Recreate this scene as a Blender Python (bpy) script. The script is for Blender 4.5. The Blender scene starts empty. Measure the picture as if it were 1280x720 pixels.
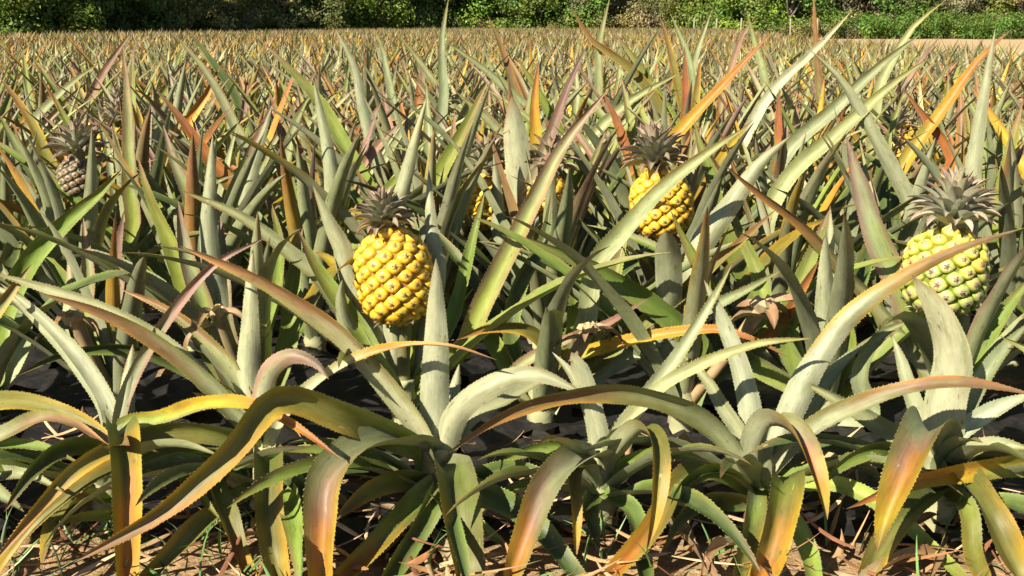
import bpy, math, random
import numpy as np
from mathutils import Vector, Matrix

# ------------------------------------------------------------------ camera, light
scene = bpy.context.scene
COL = scene.collection
RNG = np.random.default_rng(11)
random.seed(5)
R = math.radians

CAM_H = 0.80
FPX = 1437.0                       # focal length in pixels of the 1280 px wide photograph
PITCH = math.atan(331.0 / FPX)     # the horizon stands at pixel row 29
cam_data = bpy.data.cameras.new('camera')
cam_data.sensor_width = 36.0
cam_data.lens = FPX / 1280.0 * 36.0
cam_data.clip_start = 0.02
cam_data.clip_end = 2000.0
cam = bpy.data.objects.new('camera', cam_data)
COL.objects.link(cam)
cam.location = (0, 0, CAM_H)
cam.rotation_euler = (math.pi / 2 - PITCH, 0, 0)
scene.camera = cam

SUN_AZ, SUN_EL = R(42), R(37)      # sun behind the camera, to the left
SUNV = Vector((-math.sin(SUN_AZ) * math.cos(SUN_EL), -math.cos(SUN_AZ) * math.cos(SUN_EL), math.sin(SUN_EL)))
world = bpy.data.worlds.new('World')
scene.world = world
world.use_nodes = True
wn = world.node_tree.nodes
wl = world.node_tree.links
wn.clear()
sky = wn.new('ShaderNodeTexSky')
sky.sky_type = 'NISHITA'
sky.sun_disc = False
sky.air_density = 0.8
sky.dust_density = 0.4
sky.sun_elevation = SUN_EL
sky.sun_rotation = math.atan2(SUNV.x, SUNV.y)
bg = wn.new('ShaderNodeBackground')
bg.inputs['Strength'].default_value = 0.05
wo = wn.new('ShaderNodeOutputWorld')
wl.new(sky.outputs[0], bg.inputs[0])
wl.new(bg.outputs[0], wo.inputs[0])
sun_d = bpy.data.lights.new('sun', 'SUN')
sun_d.energy = 5.0
sun_d.angle = R(0.5)
sun_d.color = (1.0, 0.90, 0.72)
sun = bpy.data.objects.new('sun', sun_d)
COL.objects.link(sun)
sun.location = (-5, -6, 8)
sun.rotation_euler = SUNV.to_track_quat('Z', 'Y').to_euler()
scene.view_settings.view_transform = 'Standard'
scene.view_settings.look = 'None'
scene.view_settings.exposure = 1.15
scene.view_settings.gamma = 1.0
scene.view_settings.use_curve_mapping = False
scene.render.engine = 'CYCLES'
scene.cycles.max_bounces = 6
scene.cycles.diffuse_bounces = 3
scene.cycles.glossy_bounces = 2
scene.cycles.use_denoising = True

# ------------------------------------------------------------------ pixel <-> world
CP, SP = math.cos(PITCH), math.sin(PITCH)


def at(px, py, Y):
    a = (px - 640.0) / FPX
    b = (360.0 - py) / FPX
    d = Vector((a, CP + b * SP, -SP + b * CP))
    s = Y / d.y
    return Vector((d.x * s, Y, CAM_H + d.z * s))


def proj(p):
    x, y, z = p[0], p[1], p[2] - CAM_H
    dep = y * CP - z * SP
    return 640 + FPX * x / dep, 360 - FPX * (y * SP + z * CP) / dep, dep


def depth(Y, z=0.3):
    return Y * CP - (z - CAM_H) * SP


# ------------------------------------------------------------------ materials
def new_mat(name):
    m = bpy.data.materials.new(name)
    m.use_nodes = True
    nt = m.node_tree
    nt.nodes.clear()
    out = nt.nodes.new('ShaderNodeOutputMaterial')
    b = nt.nodes.new('ShaderNodeBsdfPrincipled')
    nt.links.new(b.outputs[0], out.inputs[0])
    return m, nt, b, out


def node(nt, t, **kw):
    n = nt.nodes.new(t)
    for k, v in kw.items():
        setattr(n, k, v)
    return n


def mixrgb(nt, mode, fac, a, b):
    n = nt.nodes.new('ShaderNodeMix')
    n.data_type = 'RGBA'
    n.blend_type = mode
    for sock, v in ((n.inputs[0], fac), (n.inputs[6], a), (n.inputs[7], b)):
        if isinstance(v, (int, float)):
            sock.default_value = v
        elif isinstance(v, tuple):
            sock.default_value = (*v, 1)
        else:
            nt.links.new(v, sock)
    return n.outputs[2]


def ramp(nt, src, stops):
    r = nt.nodes.new('ShaderNodeValToRGB')
    while len(r.color_ramp.elements) < len(stops):
        r.color_ramp.elements.new(0.5)
    for e, (p, c) in zip(r.color_ramp.elements, stops):
        e.position = p
        e.color = (c, c, c, 1) if isinstance(c, (int, float)) else (*c, 1)
    nt.links.new(src, r.inputs[0])
    return r.outputs[0]


def noise(nt, vec, scale, detail=3, rough=0.55):
    n = nt.nodes.new('ShaderNodeTexNoise')
    n.inputs['Scale'].default_value = scale
    n.inputs['Detail'].default_value = detail
    n.inputs['Roughness'].default_value = rough
    if vec is not None:
        nt.links.new(vec, n.inputs['Vector'])
    return n.outputs['Fac']


def leaf_material(name, silver=0.62, near=True):
    m, nt, b, out = new_mat(name)
    pig = node(nt, 'ShaderNodeAttribute', attribute_name='pig').outputs['Color']
    luv = node(nt, 'ShaderNodeAttribute', attribute_name='luv').outputs['Vector']
    geo = node(nt, 'ShaderNodeNewGeometry')
    sp = node(nt, 'ShaderNodeSeparateColor')
    nt.links.new(pig, sp.inputs[0])
    gr = node(nt, 'ShaderNodeMath', operation='SUBTRACT')
    nt.links.new(sp.outputs[1], gr.inputs[0])
    nt.links.new(sp.outputs[0], gr.inputs[1])
    mr = node(nt, 'ShaderNodeMapRange')        # yellow and red leaf parts have no silvery bloom below
    nt.links.new(gr.outputs[0], mr.inputs[0])
    mr.inputs[1].default_value = -0.07
    mr.inputs[2].default_value = 0.0
    mr.inputs[3].default_value = 0.12
    mr.inputs[4].default_value = silver
    sil = mixrgb(nt, 'MIX', mr.outputs[0], pig, (0.33, 0.345, 0.225))
    col = mixrgb(nt, 'MIX', geo.outputs['Backfacing'], pig, sil)
    if near:
        st = node(nt, 'ShaderNodeVectorMath', operation='MULTIPLY')
        nt.links.new(luv, st.inputs[0])
        st.inputs[1].default_value = (620, 22, 40)
        stripe = noise(nt, st.outputs[0], 1.0, 2)
        col = mixrgb(nt, 'MULTIPLY', 1.0, col, ramp(nt, stripe, [(0.25, 0.90), (0.7, 1.07)]))
        st2 = node(nt, 'ShaderNodeVectorMath', operation='MULTIPLY')
        nt.links.new(luv, st2.inputs[0])
        st2.inputs[1].default_value = (60, 16, 40)
        blot = noise(nt, st2.outputs[0], 1.0, 4, 0.65)
        # patches where the pale bloom is rubbed off and the green shows
        col = mixrgb(nt, 'MIX', ramp(nt, blot, [(0.57, 0.0), (0.70, 0.45)]), col, (0.15, 0.185, 0.06))
        st3 = node(nt, 'ShaderNodeVectorMath', operation='MULTIPLY')
        nt.links.new(luv, st3.inputs[0])
        st3.inputs[1].default_value = (190, 60, 40)
        spk = noise(nt, st3.outputs[0], 1.0, 2)
        col = mixrgb(nt, 'MIX', ramp(nt, spk, [(0.675, 0.0), (0.73, 0.7)]), col, (0.12, 0.085, 0.04))
        st4 = node(nt, 'ShaderNodeVectorMath', operation='MULTIPLY')
        nt.links.new(luv, st4.inputs[0])
        st4.inputs[1].default_value = (130, 34, 71)
        scar = noise(nt, st4.outputs[0], 1.0, 3)
        col = mixrgb(nt, 'MIX', ramp(nt, scar, [(0.70, 0.0), (0.73, 0.6)]), col, (0.40, 0.34, 0.18))
        # broad uneven tone
        st5 = node(nt, 'ShaderNodeVectorMath', operation='MULTIPLY')
        nt.links.new(luv, st5.inputs[0])
        st5.inputs[1].default_value = (60, 17, 23)
        tone = noise(nt, st5.outputs[0], 1.0, 5, 0.7)
        col = mixrgb(nt, 'MULTIPLY', 1.0, col, ramp(nt, tone, [(0.3, 0.70), (0.7, 1.18)]))
        bmp = node(nt, 'ShaderNodeBump')
        bmp.inputs['Strength'].default_value = 0.25
        bmp.inputs['Distance'].default_value = 0.0016
        nt.links.new(stripe, bmp.inputs['Height'])
        nt.links.new(bmp.outputs[0], b.inputs['Normal'])
    nt.links.new(col, b.inputs['Base Color'])
    b.inputs['Roughness'].default_value = 0.5
    b.inputs['Specular IOR Level'].default_value = 0.32
    tr = node(nt, 'ShaderNodeBsdfTranslucent')
    nt.links.new(mixrgb(nt, 'MULTIPLY', 1.0, pig, (0.9, 1.0, 0.35)), tr.inputs[0])
    ms = node(nt, 'ShaderNodeMixShader')
    ms.inputs[0].default_value = 0.10
    nt.links.new(b.outputs[0], ms.inputs[1])
    nt.links.new(tr.outputs[0], ms.inputs[2])
    nt.links.new(ms.outputs[0], out.inputs[0])
    return m


M_LEAF = leaf_material('pineapple_leaf')
M_LEAF_FAR = leaf_material('pineapple_leaf_plain', near=False)


def pig_material(name, rough, spec, nscale, namt, bump=0.3):
    m, nt, b, out = new_mat(name)
    pig = node(nt, 'ShaderNodeAttribute', attribute_name='pig').outputs['Color']
    tc = node(nt, 'ShaderNodeTexCoord').outputs['Object']
    oi = node(nt, 'ShaderNodeObjectInfo').outputs['Random']
    va = node(nt, 'ShaderNodeVectorMath', operation='ADD')
    nt.links.new(tc, va.inputs[0])
    nt.links.new(oi, va.inputs[1])
    n = noise(nt, va.outputs[0], nscale, 4)
    col = mixrgb(nt, 'MULTIPLY', 1.0, pig, ramp(nt, n, [(0.25, 1 - namt), (0.75, 1 + namt)]))
    tint = ramp(nt, oi, [(0.0, (1.0, 0.84, 0.7)), (0.5, (1, 1, 1)), (1.0, (0.9, 1.0, 0.95))])
    col = mixrgb(nt, 'MULTIPLY', 0.8, col, tint)
    nt.links.new(col, b.inputs['Base Color'])
    b.inputs['Roughness'].default_value = rough
    b.inputs['Specular IOR Level'].default_value = spec
    bm = node(nt, 'ShaderNodeBump')
    bm.inputs['Strength'].default_value = bump
    bm.inputs['Distance'].default_value = 0.002
    nt.links.new(n, bm.inputs['Height'])
    nt.links.new(bm.outputs[0], b.inputs['Normal'])
    return m


M_EYE = pig_material('pineapple_rind', 0.42, 0.45, 1.6, 0.22)
M_DRY = pig_material('dry_plant', 0.8, 0.15, 30.0, 0.3)
M_FOL = None

# ------------------------------------------------------------------ scene graph helpers


def link(name, data, parent=None):
    o = bpy.data.objects.new(name, data)
    COL.objects.link(o)
    if parent is not None:
        o.parent = parent
    return o


def tag(o, label=None, cat=None, group=None, kind=None):
    if label:
        o['label'] = label
    if cat:
        o['category'] = cat
    if group:
        o['group'] = group
    if kind:
        o['kind'] = kind
    return o


def mesh_np(name, verts, tris, pig=None, luv=None, mats=(), smooth=True, quads=None):
    me = bpy.data.meshes.new(name)
    verts = np.asarray(verts, np.float32).reshape(-1, 3)
    loops, starts, totals = [], [], []
    if quads is not None and len(quads):
        q = np.asarray(quads, np.int32).reshape(-1, 4)
        loops.append(q.ravel())
        starts.append(np.arange(len(q)) * 4)
        totals.append(np.full(len(q), 4))
    off = sum(len(l) for l in loops)
    if tris is not None and len(tris):
        t = np.asarray(tris, np.int32).reshape(-1, 3)
        loops.append(t.ravel())
        starts.append(off + np.arange(len(t)) * 3)
        totals.append(np.full(len(t), 3))
    loops = np.concatenate(loops).astype(np.int32)
    starts = np.concatenate(starts).astype(np.int32)
    totals = np.concatenate(totals).astype(np.int32)
    me.vertices.add(len(verts))
    me.vertices.foreach_set('co', verts.ravel())
    me.loops.add(len(loops))
    me.loops.foreach_set('vertex_index', loops)
    me.polygons.add(len(starts))
    me.polygons.foreach_set('loop_start', starts)
    me.polygons.foreach_set('loop_total', totals)
    me.polygons.foreach_set('use_smooth', np.full(len(starts), smooth, bool))
    me.update(calc_edges=True)
    if pig is not None:
        a = me.attributes.new('pig', 'FLOAT_COLOR', 'POINT')
        p = np.ones((len(verts), 4), np.float32)
        p[:, :3] = pig
        a.data.foreach_set('color', p.ravel())
    if luv is not None:
        a = me.attributes.new('luv', 'FLOAT_VECTOR', 'POINT')
        a.data.foreach_set('vector', np.asarray(luv, np.float32).ravel())
    for m in mats:
        me.materials.append(m)
    return me


# ------------------------------------------------------------------ leaf pigments (linear albedo)
SAGE = (0.275, 0.300, 0.150)
PALE = (0.375, 0.386, 0.245)
GREEN = (0.150, 0.215, 0.040)
LIME = (0.240, 0.300, 0.058)
DARK = (0.060, 0.085, 0.026)  # green with shade worked into it, for leaves that stand shaded
OLIVE = (0.170, 0.165, 0.040)
GOLD = (0.50, 0.305, 0.030)
YEL = (0.40, 0.300, 0.025)
ORANGE = (0.42, 0.175, 0.030)
RUST = (0.27, 0.090, 0.036)
PINK = (0.285, 0.160, 0.110)
MAUVE = (0.150, 0.100, 0.085)
BROWN = (0.170, 0.100, 0.045)
CREAM = (0.42, 0.360, 0.22)
# style: stops of (t, centre, margin)
STY = {
    'sage': [(0, PALE, PALE), (.5, SAGE, SAGE), (.85, SAGE, OLIVE), (1, OLIVE, BROWN)],
    'pale': [(0, PALE, PALE), (.7, PALE, SAGE), (.92, SAGE, CREAM), (1, BROWN, BROWN)],
    'green': [(0, LIME, SAGE), (.4, GREEN, LIME), (.8, GREEN, OLIVE), (1, OLIVE, BROWN)],
    'lime': [(0, LIME, SAGE), (.5, LIME, LIME), (.85, OLIVE, LIME), (1, PINK, BROWN)],
    'dark': [(0, GREEN, SAGE), (.4, DARK, GREEN), (.9, DARK, OLIVE), (1, BROWN, BROWN)],
    'olive': [(0, LIME, SAGE), (.35, OLIVE, OLIVE), (.75, OLIVE, GOLD), (.93, BROWN, ORANGE), (1, BROWN, BROWN)],
    'gold': [(0, SAGE, SAGE), (.3, LIME, OLIVE), (.5, GOLD, YEL), (.78, ORANGE, GOLD), (.93, RUST, ORANGE), (1, BROWN, BROWN)],
    'rust': [(0, SAGE, SAGE), (.3, OLIVE, OLIVE), (.55, ORANGE, OLIVE), (.8, RUST, ORANGE), (1, BROWN, RUST)],
    'pink': [(0, SAGE, SAGE), (.4, SAGE, PINK), (.7, PINK, PINK), (.92, MAUVE, PINK), (1, BROWN, BROWN)],
    'blush': [(0, LIME, LIME), (.4, LIME, PINK), (.75, SAGE, PINK), (1, PINK, MAUVE)],
    'hang': [(0, SAGE, SAGE), (.22, GREEN, OLIVE), (.45, OLIVE, OLIVE), (.66, OLIVE, GOLD), (.85, YEL, GOLD), (1, BROWN, BROWN)],
    'hangp': [(0, PALE, PALE), (.25, SAGE, SAGE), (.42, SAGE, OLIVE), (.58, PINK, OLIVE), (.72, ORANGE, YEL), (.9, YEL, GOLD), (1, BROWN, BROWN)],
    'hango': [(0, SAGE, SAGE), (.25, GREEN, OLIVE), (.45, OLIVE, OLIVE), (.62, ORANGE, YEL), (.9, ORANGE, GOLD), (1, BROWN, BROWN)],
    'bronze': [(0, PALE, SAGE), (.35, SAGE, OLIVE), (.65, BROWN, OLIVE), (.9, BROWN, ORANGE), (1, BROWN, BROWN)],
    'yellow': [(0, LIME, LIME), (.3, YEL, YEL), (.75, GOLD, GOLD), (.92, ORANGE, RUST), (1, BROWN, BROWN)],
    'goldedge': [(0, PALE, PALE), (.35, PALE, SAGE), (.5, SAGE, GOLD), (.64, (.34, .19, .05), GOLD), (.88, BROWN, ORANGE), (1, BROWN, BROWN)],
    'dry': [(0, CREAM, CREAM), (.5, (.34, .21, .11), (.30, .18, .10)), (1, BROWN, BROWN)],
    'crown': [(0, (.34, .34, .25), (.30, .24, .18)), (.6, (.31, .31, .22), (.31, .21, .17)), (1, (.27, .16, .13), (.22, .12, .09))],
    'crownp': [(0, (.44, .45, .33), (.38, .35, .26)), (.6, (.42, .43, .31), (.38, .31, .24)), (1, (.34, .24, .18), (.26, .15, .11))],
}


def pigment(style, t, u, jit):
    st = STY[style]
    ts = np.array([s[0] for s in st])
    c = np.array([s[1] for s in st])
    e = np.array([s[2] for s in st])
    C = np.stack([np.interp(t, ts, c[:, k]) for k in range(3)], -1)
    E = np.stack([np.interp(t, ts, e[:, k]) for k in range(3)], -1)
    a = np.clip((np.abs(u) - 0.45) / 0.5, 0, 1)[..., None]
    return np.clip((C * (1 - a) + E * a) * jit * (0.80 if style.startswith('hang') else 1.0), 0.01, 0.8)  # hanging styles darkened to paint in the weaker light on their faces


def spline(ctrl, n):
    """centripetal Catmull-Rom through ctrl, resampled by length to n+1 points"""
    P = np.array([tuple(c) for c in ctrl], float)
    if len(P) == 2:
        P = np.array([P[0], (P[0] + P[1]) / 2, P[1]])
    P = np.vstack([2 * P[0] - P[1], P, 2 * P[-1] - P[-2]])
    out = []
    for i in range(1, len(P) - 2):
        p0, p1, p2, p3 = P[i - 1:i + 3]
        d = [max(1e-6, np.linalg.norm(b - a) ** 0.5) for a, b in ((p0, p1), (p1, p2), (p2, p3))]
        t0, t1 = 0, d[0]
        t2 = t1 + d[1]
        t3 = t2 + d[2]
        tt = np.linspace(t1, t2, 14, endpoint=(i == len(P) - 3))[:, None]
        a1 = (t1 - tt) / (t1 - t0) * p0 + (tt - t0) / (t1 - t0) * p1
        a2 = (t2 - tt) / (t2 - t1) * p1 + (tt - t1) / (t2 - t1) * p2
        a3 = (t3 - tt) / (t3 - t2) * p2 + (tt - t2) / (t3 - t2) * p3
        b1 = (t2 - tt) / (t2 - t0) * a1 + (tt - t0) / (t2 - t0) * a2
        b2 = (t3 - tt) / (t3 - t1) * a2 + (tt - t1) / (t3 - t1) * a3
        out.append((t2 - tt) / (t2 - t1) * b1 + (tt - t1) / (t2 - t1) * b2)
    Q = np.vstack(out)
    s = np.concatenate([[0], np.cumsum(np.linalg.norm(np.diff(Q, axis=0), axis=1))])
    ss = np.linspace(0, s[-1], n + 1)
    return np.stack([np.interp(ss, s, Q[:, k]) for k in range(3)], -1), s[-1]


def unit(v):
    return v / np.maximum(np.linalg.norm(v, axis=-1, keepdims=True), 1e-9)


def leaf_arrays(C, L, S, W, style, ncol=6, teeth=0.0, chan=0.28, blunt=0.0, rng=RNG, wave=0.0, curl=0.0, pw=2.3, vee=0.45):
    """C centre line (n+1,3); S side vectors; the adaxial face looks along S x T"""
    n = len(C) - 1
    t = np.linspace(0, 1, n + 1)
    T = unit(np.gradient(C, axis=0))
    S = unit(S - (S * T).sum(-1, keepdims=True) * T)
    N = unit(np.cross(S, T))
    tb = t * (1 - blunt)
    prof = np.minimum(1.0, 0.72 + 1.3 * t) * np.clip(1 - tb ** pw, 0, 1) ** 0.85
    if blunt > 0:
        prof *= np.clip((1 - t) / 0.16, 0.0, 1) ** 0.55
    prof[-1] = max(prof[-1], 0.015)
    hw = 0.5 * W * prof
    u = np.linspace(-1, 1, ncol + 1)
    ch = chan * (1.0 + curl * t)
    off = hw[:, None] * ch[:, None] * 1.4 * ((1 - vee) * u[None, :] ** 2 + vee * np.abs(u[None, :]))
    lat = hw[:, None] * u[None, :] * (1 - 0.18 * np.abs(u[None, :]) * np.minimum(ch, 1)[:, None] * 1.5)
    if wave > 0:
        ph = rng.uniform(0, 6.28, 2)
        wv = wave * W * np.sin(t * L * rng.uniform(30, 55) + ph[0])[:, None] * np.abs(u)[None, :] ** 2 * np.sign(u + 0.01)[None, :]
        off = off + wv * (t * (1 - t) * 4)[:, None]
    V = C[:, None, :] + lat[..., None] * S[:, None, :] + off[..., None] * N[:, None, :]
    idx = np.arange((n + 1) * (ncol + 1)).reshape(n + 1, ncol + 1)
    quads = np.stack([idx[:-1, :-1], idx[:-1, 1:], idx[1:, 1:], idx[1:, :-1]], -1).reshape(-1, 4)
    jit = rng.uniform(0.85, 1.15) * np.array([rng.uniform(.93, 1.07), 1.0, rng.uniform(.88, 1.12)])
    tt, uu = np.meshgrid(t, u, indexing='ij')
    asym = rng.uniform(0.08, 0.26) * (1 if rng.uniform() < .5 else -1)
    ph = rng.uniform(0, 6.28, 3)
    wob = 0.035 * np.sin(tt * 23 + ph[0] + uu * 1.7) + 0.03 * np.sin(tt * 41 + uu * 3.1 + ph[1]) + 0.03 * np.sin(uu * 7 + ph[2])
    tj = np.clip(tt + (asym * uu + wob) * tt * (1 - tt) * 4, 0, 1)
    pig = pigment(style, tj, uu, jit).reshape(-1, 3)
    r = rng.uniform(0, 50)
    luv = np.stack([uu * hw[:, None], tt * L, np.full_like(tt, r)], -1).reshape(-1, 3)
    verts = V.reshape(-1, 3)
    tris = np.zeros((0, 3), int)
    if teeth > 0:
        k = max(4, int(L / teeth))
        ta = (np.arange(k) + rng.uniform(0.2, 0.8, k)) / k
        ta = ta[(ta > 0.10) & (ta < 0.97)]
        tb_ = np.clip(ta + 0.34 * teeth / L, 0, 1)
        tv, tp, tl, tq = [], [], [], []
        base = len(verts)
        for sgn, col in ((-1, 0), (1, ncol)):
            E = V[:, col]
            ea = np.stack([np.interp(ta, t, E[:, c]) for c in range(3)], -1)
            eb = np.stack([np.interp(tb_, t, E[:, c]) for c in range(3)], -1)
            Sx = np.stack([np.interp(ta, t, S[:, c]) for c in range(3)], -1) * sgn
            Nx = np.stack([np.interp(ta, t, N[:, c]) for c in range(3)], -1)
            h = np.interp(ta, t, hw)
            ln = np.minimum(0.0017, 0.15 * h + 0.0005)[:, None] * rng.uniform(.6, 1.25, (len(ta), 1))
            ap = eb + (Sx * 0.92 + Nx * 0.25) * ln + unit(eb - ea) * ln * 0.5
            m = len(ta)
            tv.append(np.concatenate([ea, eb, ap]))
            i0 = base + np.arange(m)
            tq.append(np.stack([i0, i0 + m, i0 + 2 * m], -1) if sgn > 0 else np.stack([i0 + m, i0, i0 + 2 * m], -1))
            base += 3 * m
            pe = pigment(style, ta, np.ones(m), jit)
            tipc = pe * 0.35 + np.array((0.36, 0.22, 0.10)) * 0.65
            tp.append(np.concatenate([pe, pe, tipc]))
            tl.append(np.tile(np.stack([np.zeros(m), ta * L, np.full(m, r)], -1), (3, 1)))
        verts = np.concatenate([verts] + tv)
        pig = np.concatenate([pig] + tp)
        luv = np.concatenate([luv] + tl)
        tris = np.concatenate(tq)
    return verts, quads, tris, pig, luv


def rosette_leaf(f, size, n, rng=RNG, lean=1.0):
    """centre line and side vectors of one leaf with its base at the origin, pointing along +X; f: 0 inner .. 1 outer"""
    L = size * (0.62 + 0.50 * math.sin(min(1.0, f * 1.25) * 2.2)) * rng.uniform(0.85, 1.12)
    e0 = R(86 - 46 * f ** 0.9 * lean + rng.uniform(-6, 6))
    droop = R(8 + 70 * f ** 1.8 + rng.uniform(-6, 16)) * lean
    s = np.linspace(0, 1, n + 1)
    ang = e0 - droop * s ** 1.4
    yaw = rng.uniform(-0.35, 0.35) * s ** 1.5
    d = np.stack([np.cos(ang) * np.cos(yaw), np.cos(ang) * np.sin(yaw), np.sin(ang)], -1)
    C = np.concatenate([[np.zeros(3)], np.cumsum((d[1:] + d[:-1]) / 2 * L / n, axis=0)])
    C[:, 0] += 0.012 + 0.012 * f
    tw = rng.uniform(-0.9, 0.9) * s
    S0 = np.stack([-np.sin(yaw), np.cos(yaw), np.zeros_like(s)], -1) * -1.0
    T = unit(np.gradient(C, axis=0))
    N0 = unit(np.cross(S0, T))
    S = S0 * np.cos(tw)[:, None] + N0 * np.sin(tw)[:, None]
    return C, L, S


STYLES_FIELD = ['sage'] * 11 + ['pale'] * 4 + ['green'] * 3 + ['lime'] * 4 + ['olive'] * 3 + ['gold'] * 2 + ['rust'] * 1 + ['pink'] * 3 + ['blush'] * 3 + ['yellow'] + ['bronze'] * 1
STYLES_LOW = ['hang'] * 4 + ['olive'] * 3 + ['hangp'] * 2 + ['hango'] * 2 + ['green'] * 3 + ['dark'] * 3


# ------------------------------------------------------------------ the setting
def soil_material(name, base, dark):
    m, nt, b, out = new_mat(name)
    tc = node(nt, 'ShaderNodeTexCoord').outputs['Object']
    n1 = noise(nt, tc, 1.3, 5)
    n2 = noise(nt, tc, 34, 5, 0.7)
    n3 = noise(nt, tc, 190, 3, 0.7)
    c = mixrgb(nt, 'MIX', ramp(nt, n1, [(.3, 0), (.7, 1)]), base, tuple(x * .78 for x in base))
    c = mixrgb(nt, 'MIX', ramp(nt, n2, [(.42, 0), (.62, .8)]), c, dark)
    c = mixrgb(nt, 'MULTIPLY', 1.0, c, ramp(nt, n3, [(.3, .72), (.7, 1.15)]))
    nt.links.new(c, b.inputs['Base Color'])
    b.inputs['Roughness'].default_value = 0.95
    b.inputs['Specular IOR Level'].default_value = 0.1
    ad = node(nt, 'ShaderNodeMath', operation='MULTIPLY_ADD')
    nt.links.new(n3, ad.inputs[0])
    ad.inputs[1].default_value = 0.35
    nt.links.new(n2, ad.inputs[2])
    bm = node(nt, 'ShaderNodeBump')
    bm.inputs['Strength'].default_value = 0.8
    bm.inputs['Distance'].default_value = 0.012
    nt.links.new(ad.outputs[0], bm.inputs['Height'])
    nt.links.new(bm.outputs[0], b.inputs['Normal'])
    return m


M_SOIL = soil_material('sandy_soil', (0.47, 0.32, 0.175), (0.24, 0.15, 0.08))
M_TRACK = soil_material('pale_sand', (0.56, 0.42, 0.24), (0.44, 0.32, 0.17))


def ground():
    xs = np.concatenate([[-600, -150, -40, -12], np.linspace(-3, 3, 61), [12, 40, 150, 600]])
    ys = np.concatenate([[-300, -40, -6], np.linspace(0.6, 4.2, 37), [8, 20, 60, 200, 900]])
    X, Y = np.meshgrid(xs, ys, indexing='ij')
    rg = np.random.default_rng(3)
    Z = np.zeros_like(X)
    near = (np.abs(X) <= 3) & (Y > 0.5) & (Y < 4.3)
    Z[near] = rg.normal(0, 0.006, near.sum()) + 0.006 * np.sin(X[near] * 7 + 2 * np.sin(Y[near] * 5)) - 0.008
    V = np.stack([X, Y, Z], -1).reshape(-1, 3)
    idx = np.arange(len(V)).reshape(X.shape)
    q = np.stack([idx[:-1, :-1], idx[1:, :-1], idx[1:, 1:], idx[:-1, 1:]], -1).reshape(-1, 4)
    o = link('ground', mesh_np('ground', V, None, quads=q, mats=[M_SOIL]))
    tag(o, kind='structure')
    # the sandy track that runs past the right edge of the field
    P = [(5.6, 4), (30, 4), (70, 40), (70, 64), (34, 61.5), (18, 61), (10.4, 60), (7.6, 30), (6.9, 24), (5.7, 13)]
    V = np.array([(x, y, 0.004) for x, y in P])
    me = bpy.data.meshes.new('dirt_track')
    me.from_pydata([tuple(v) for v in V], [], [tuple(range(len(P)))])
    me.materials.append(M_TRACK)
    tag(link('dirt_track', me), kind='structure')


ground()


def right_edge(y):
    return 5.45 + (y - 13) * 0.118 if y > 13 else 5.45 + (y - 13) * 0.03


def far_edge(px):
    return float(np.interp(px, [-500, 0, 200, 400, 560, 800, 960, 1100, 1700], [30, 36, 43, 62, 71, 71, 62, 60, 58]))


# ------------------------------------------------------------------ plants: rows
ROWY = [1.765, 2.13, 2.62]
y = 2.62
k = 0
while y < 74:
    y += (0.38, 0.52)[k % 2]
    k += 1
    ROWY.append(y)
ORD = ['first', 'second', 'third', 'fourth', 'fifth', 'sixth', 'seventh', 'eighth', 'ninth', 'tenth', 'eleventh',
       'twelfth', 'thirteenth', 'fourteenth', 'fifteenth', 'sixteenth', 'seventeenth', 'eighteenth']


def px_to_x(px, Y):
    return (px - 640) / FPX * depth(Y, 0.1)


row_px = {
    0: [-75, 130, 332, 545, 748, 950, 1172, 1385],
    1: [-30, 148, 324, 505, 676, 852, 1028, 1195, 1375],
    2: [-45, 100, 245, 390, 535, 680, 828, 970, 1115, 1262, 1400],
}
plants = {}     # row -> list of dicts
for r in range(0, 16):
    Y = ROWY[r]
    lst = []
    if r in row_px:
        for p in row_px[r]:
            lst.append([px_to_x(p, Y), Y + (RNG.uniform(-.03, .03) if r else RNG.uniform(-.012, .012))])
    else:
        half = 640 / FPX * depth(Y, 0.1) + 0.40
        x = -half + RNG.uniform(0, .2)
        while x < min(half, right_edge(Y)):
            lst.append([x + RNG.uniform(-.04, .04), Y + RNG.uniform(-.05, .05)])
            x += 0.283
    plants[r] = [dict(x=a, y=b, leaves=[], root=None) for a, b in lst]

# boxes in the picture that rows in front must leave open (x0, y0, x1, y1, Y)
KEEP = [(432, 232, 545, 405, 2.10), (778, 160, 868, 292, 2.60), (1125, 205, 1240, 395, 2.10),
        (250, 372, 300, 425, 2.0), (718, 398, 752, 440, 2.0), (935, 372, 975, 470, 2.0), (75, 385, 105, 430, 2.0)]


def clear_of(pts, minpy):
    for p in pts:
        if p[2] < 0.012:
            return False
        if p[1] < 0.5:
            return False
        u, v, d = proj(p)
        if v < minpy:
            return False
        for x0, y0, x1, y1, Yk in KEEP:
            if p[1] < Yk and x0 < u < x1 and y0 < v < y1:
                return False
    return True


def add_leaf(pl, arrays, mat=None):
    v, q, t, pig, luv = arrays
    v = v - np.array([pl['x'], pl['y'], 0.0])
    me = mesh_np('leaf', v, t, pig, luv, [mat or M_LEAF], quads=q)
    o = link('leaf', me, pl['root'])
    pl['leaves'].append(o)
    return o


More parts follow.
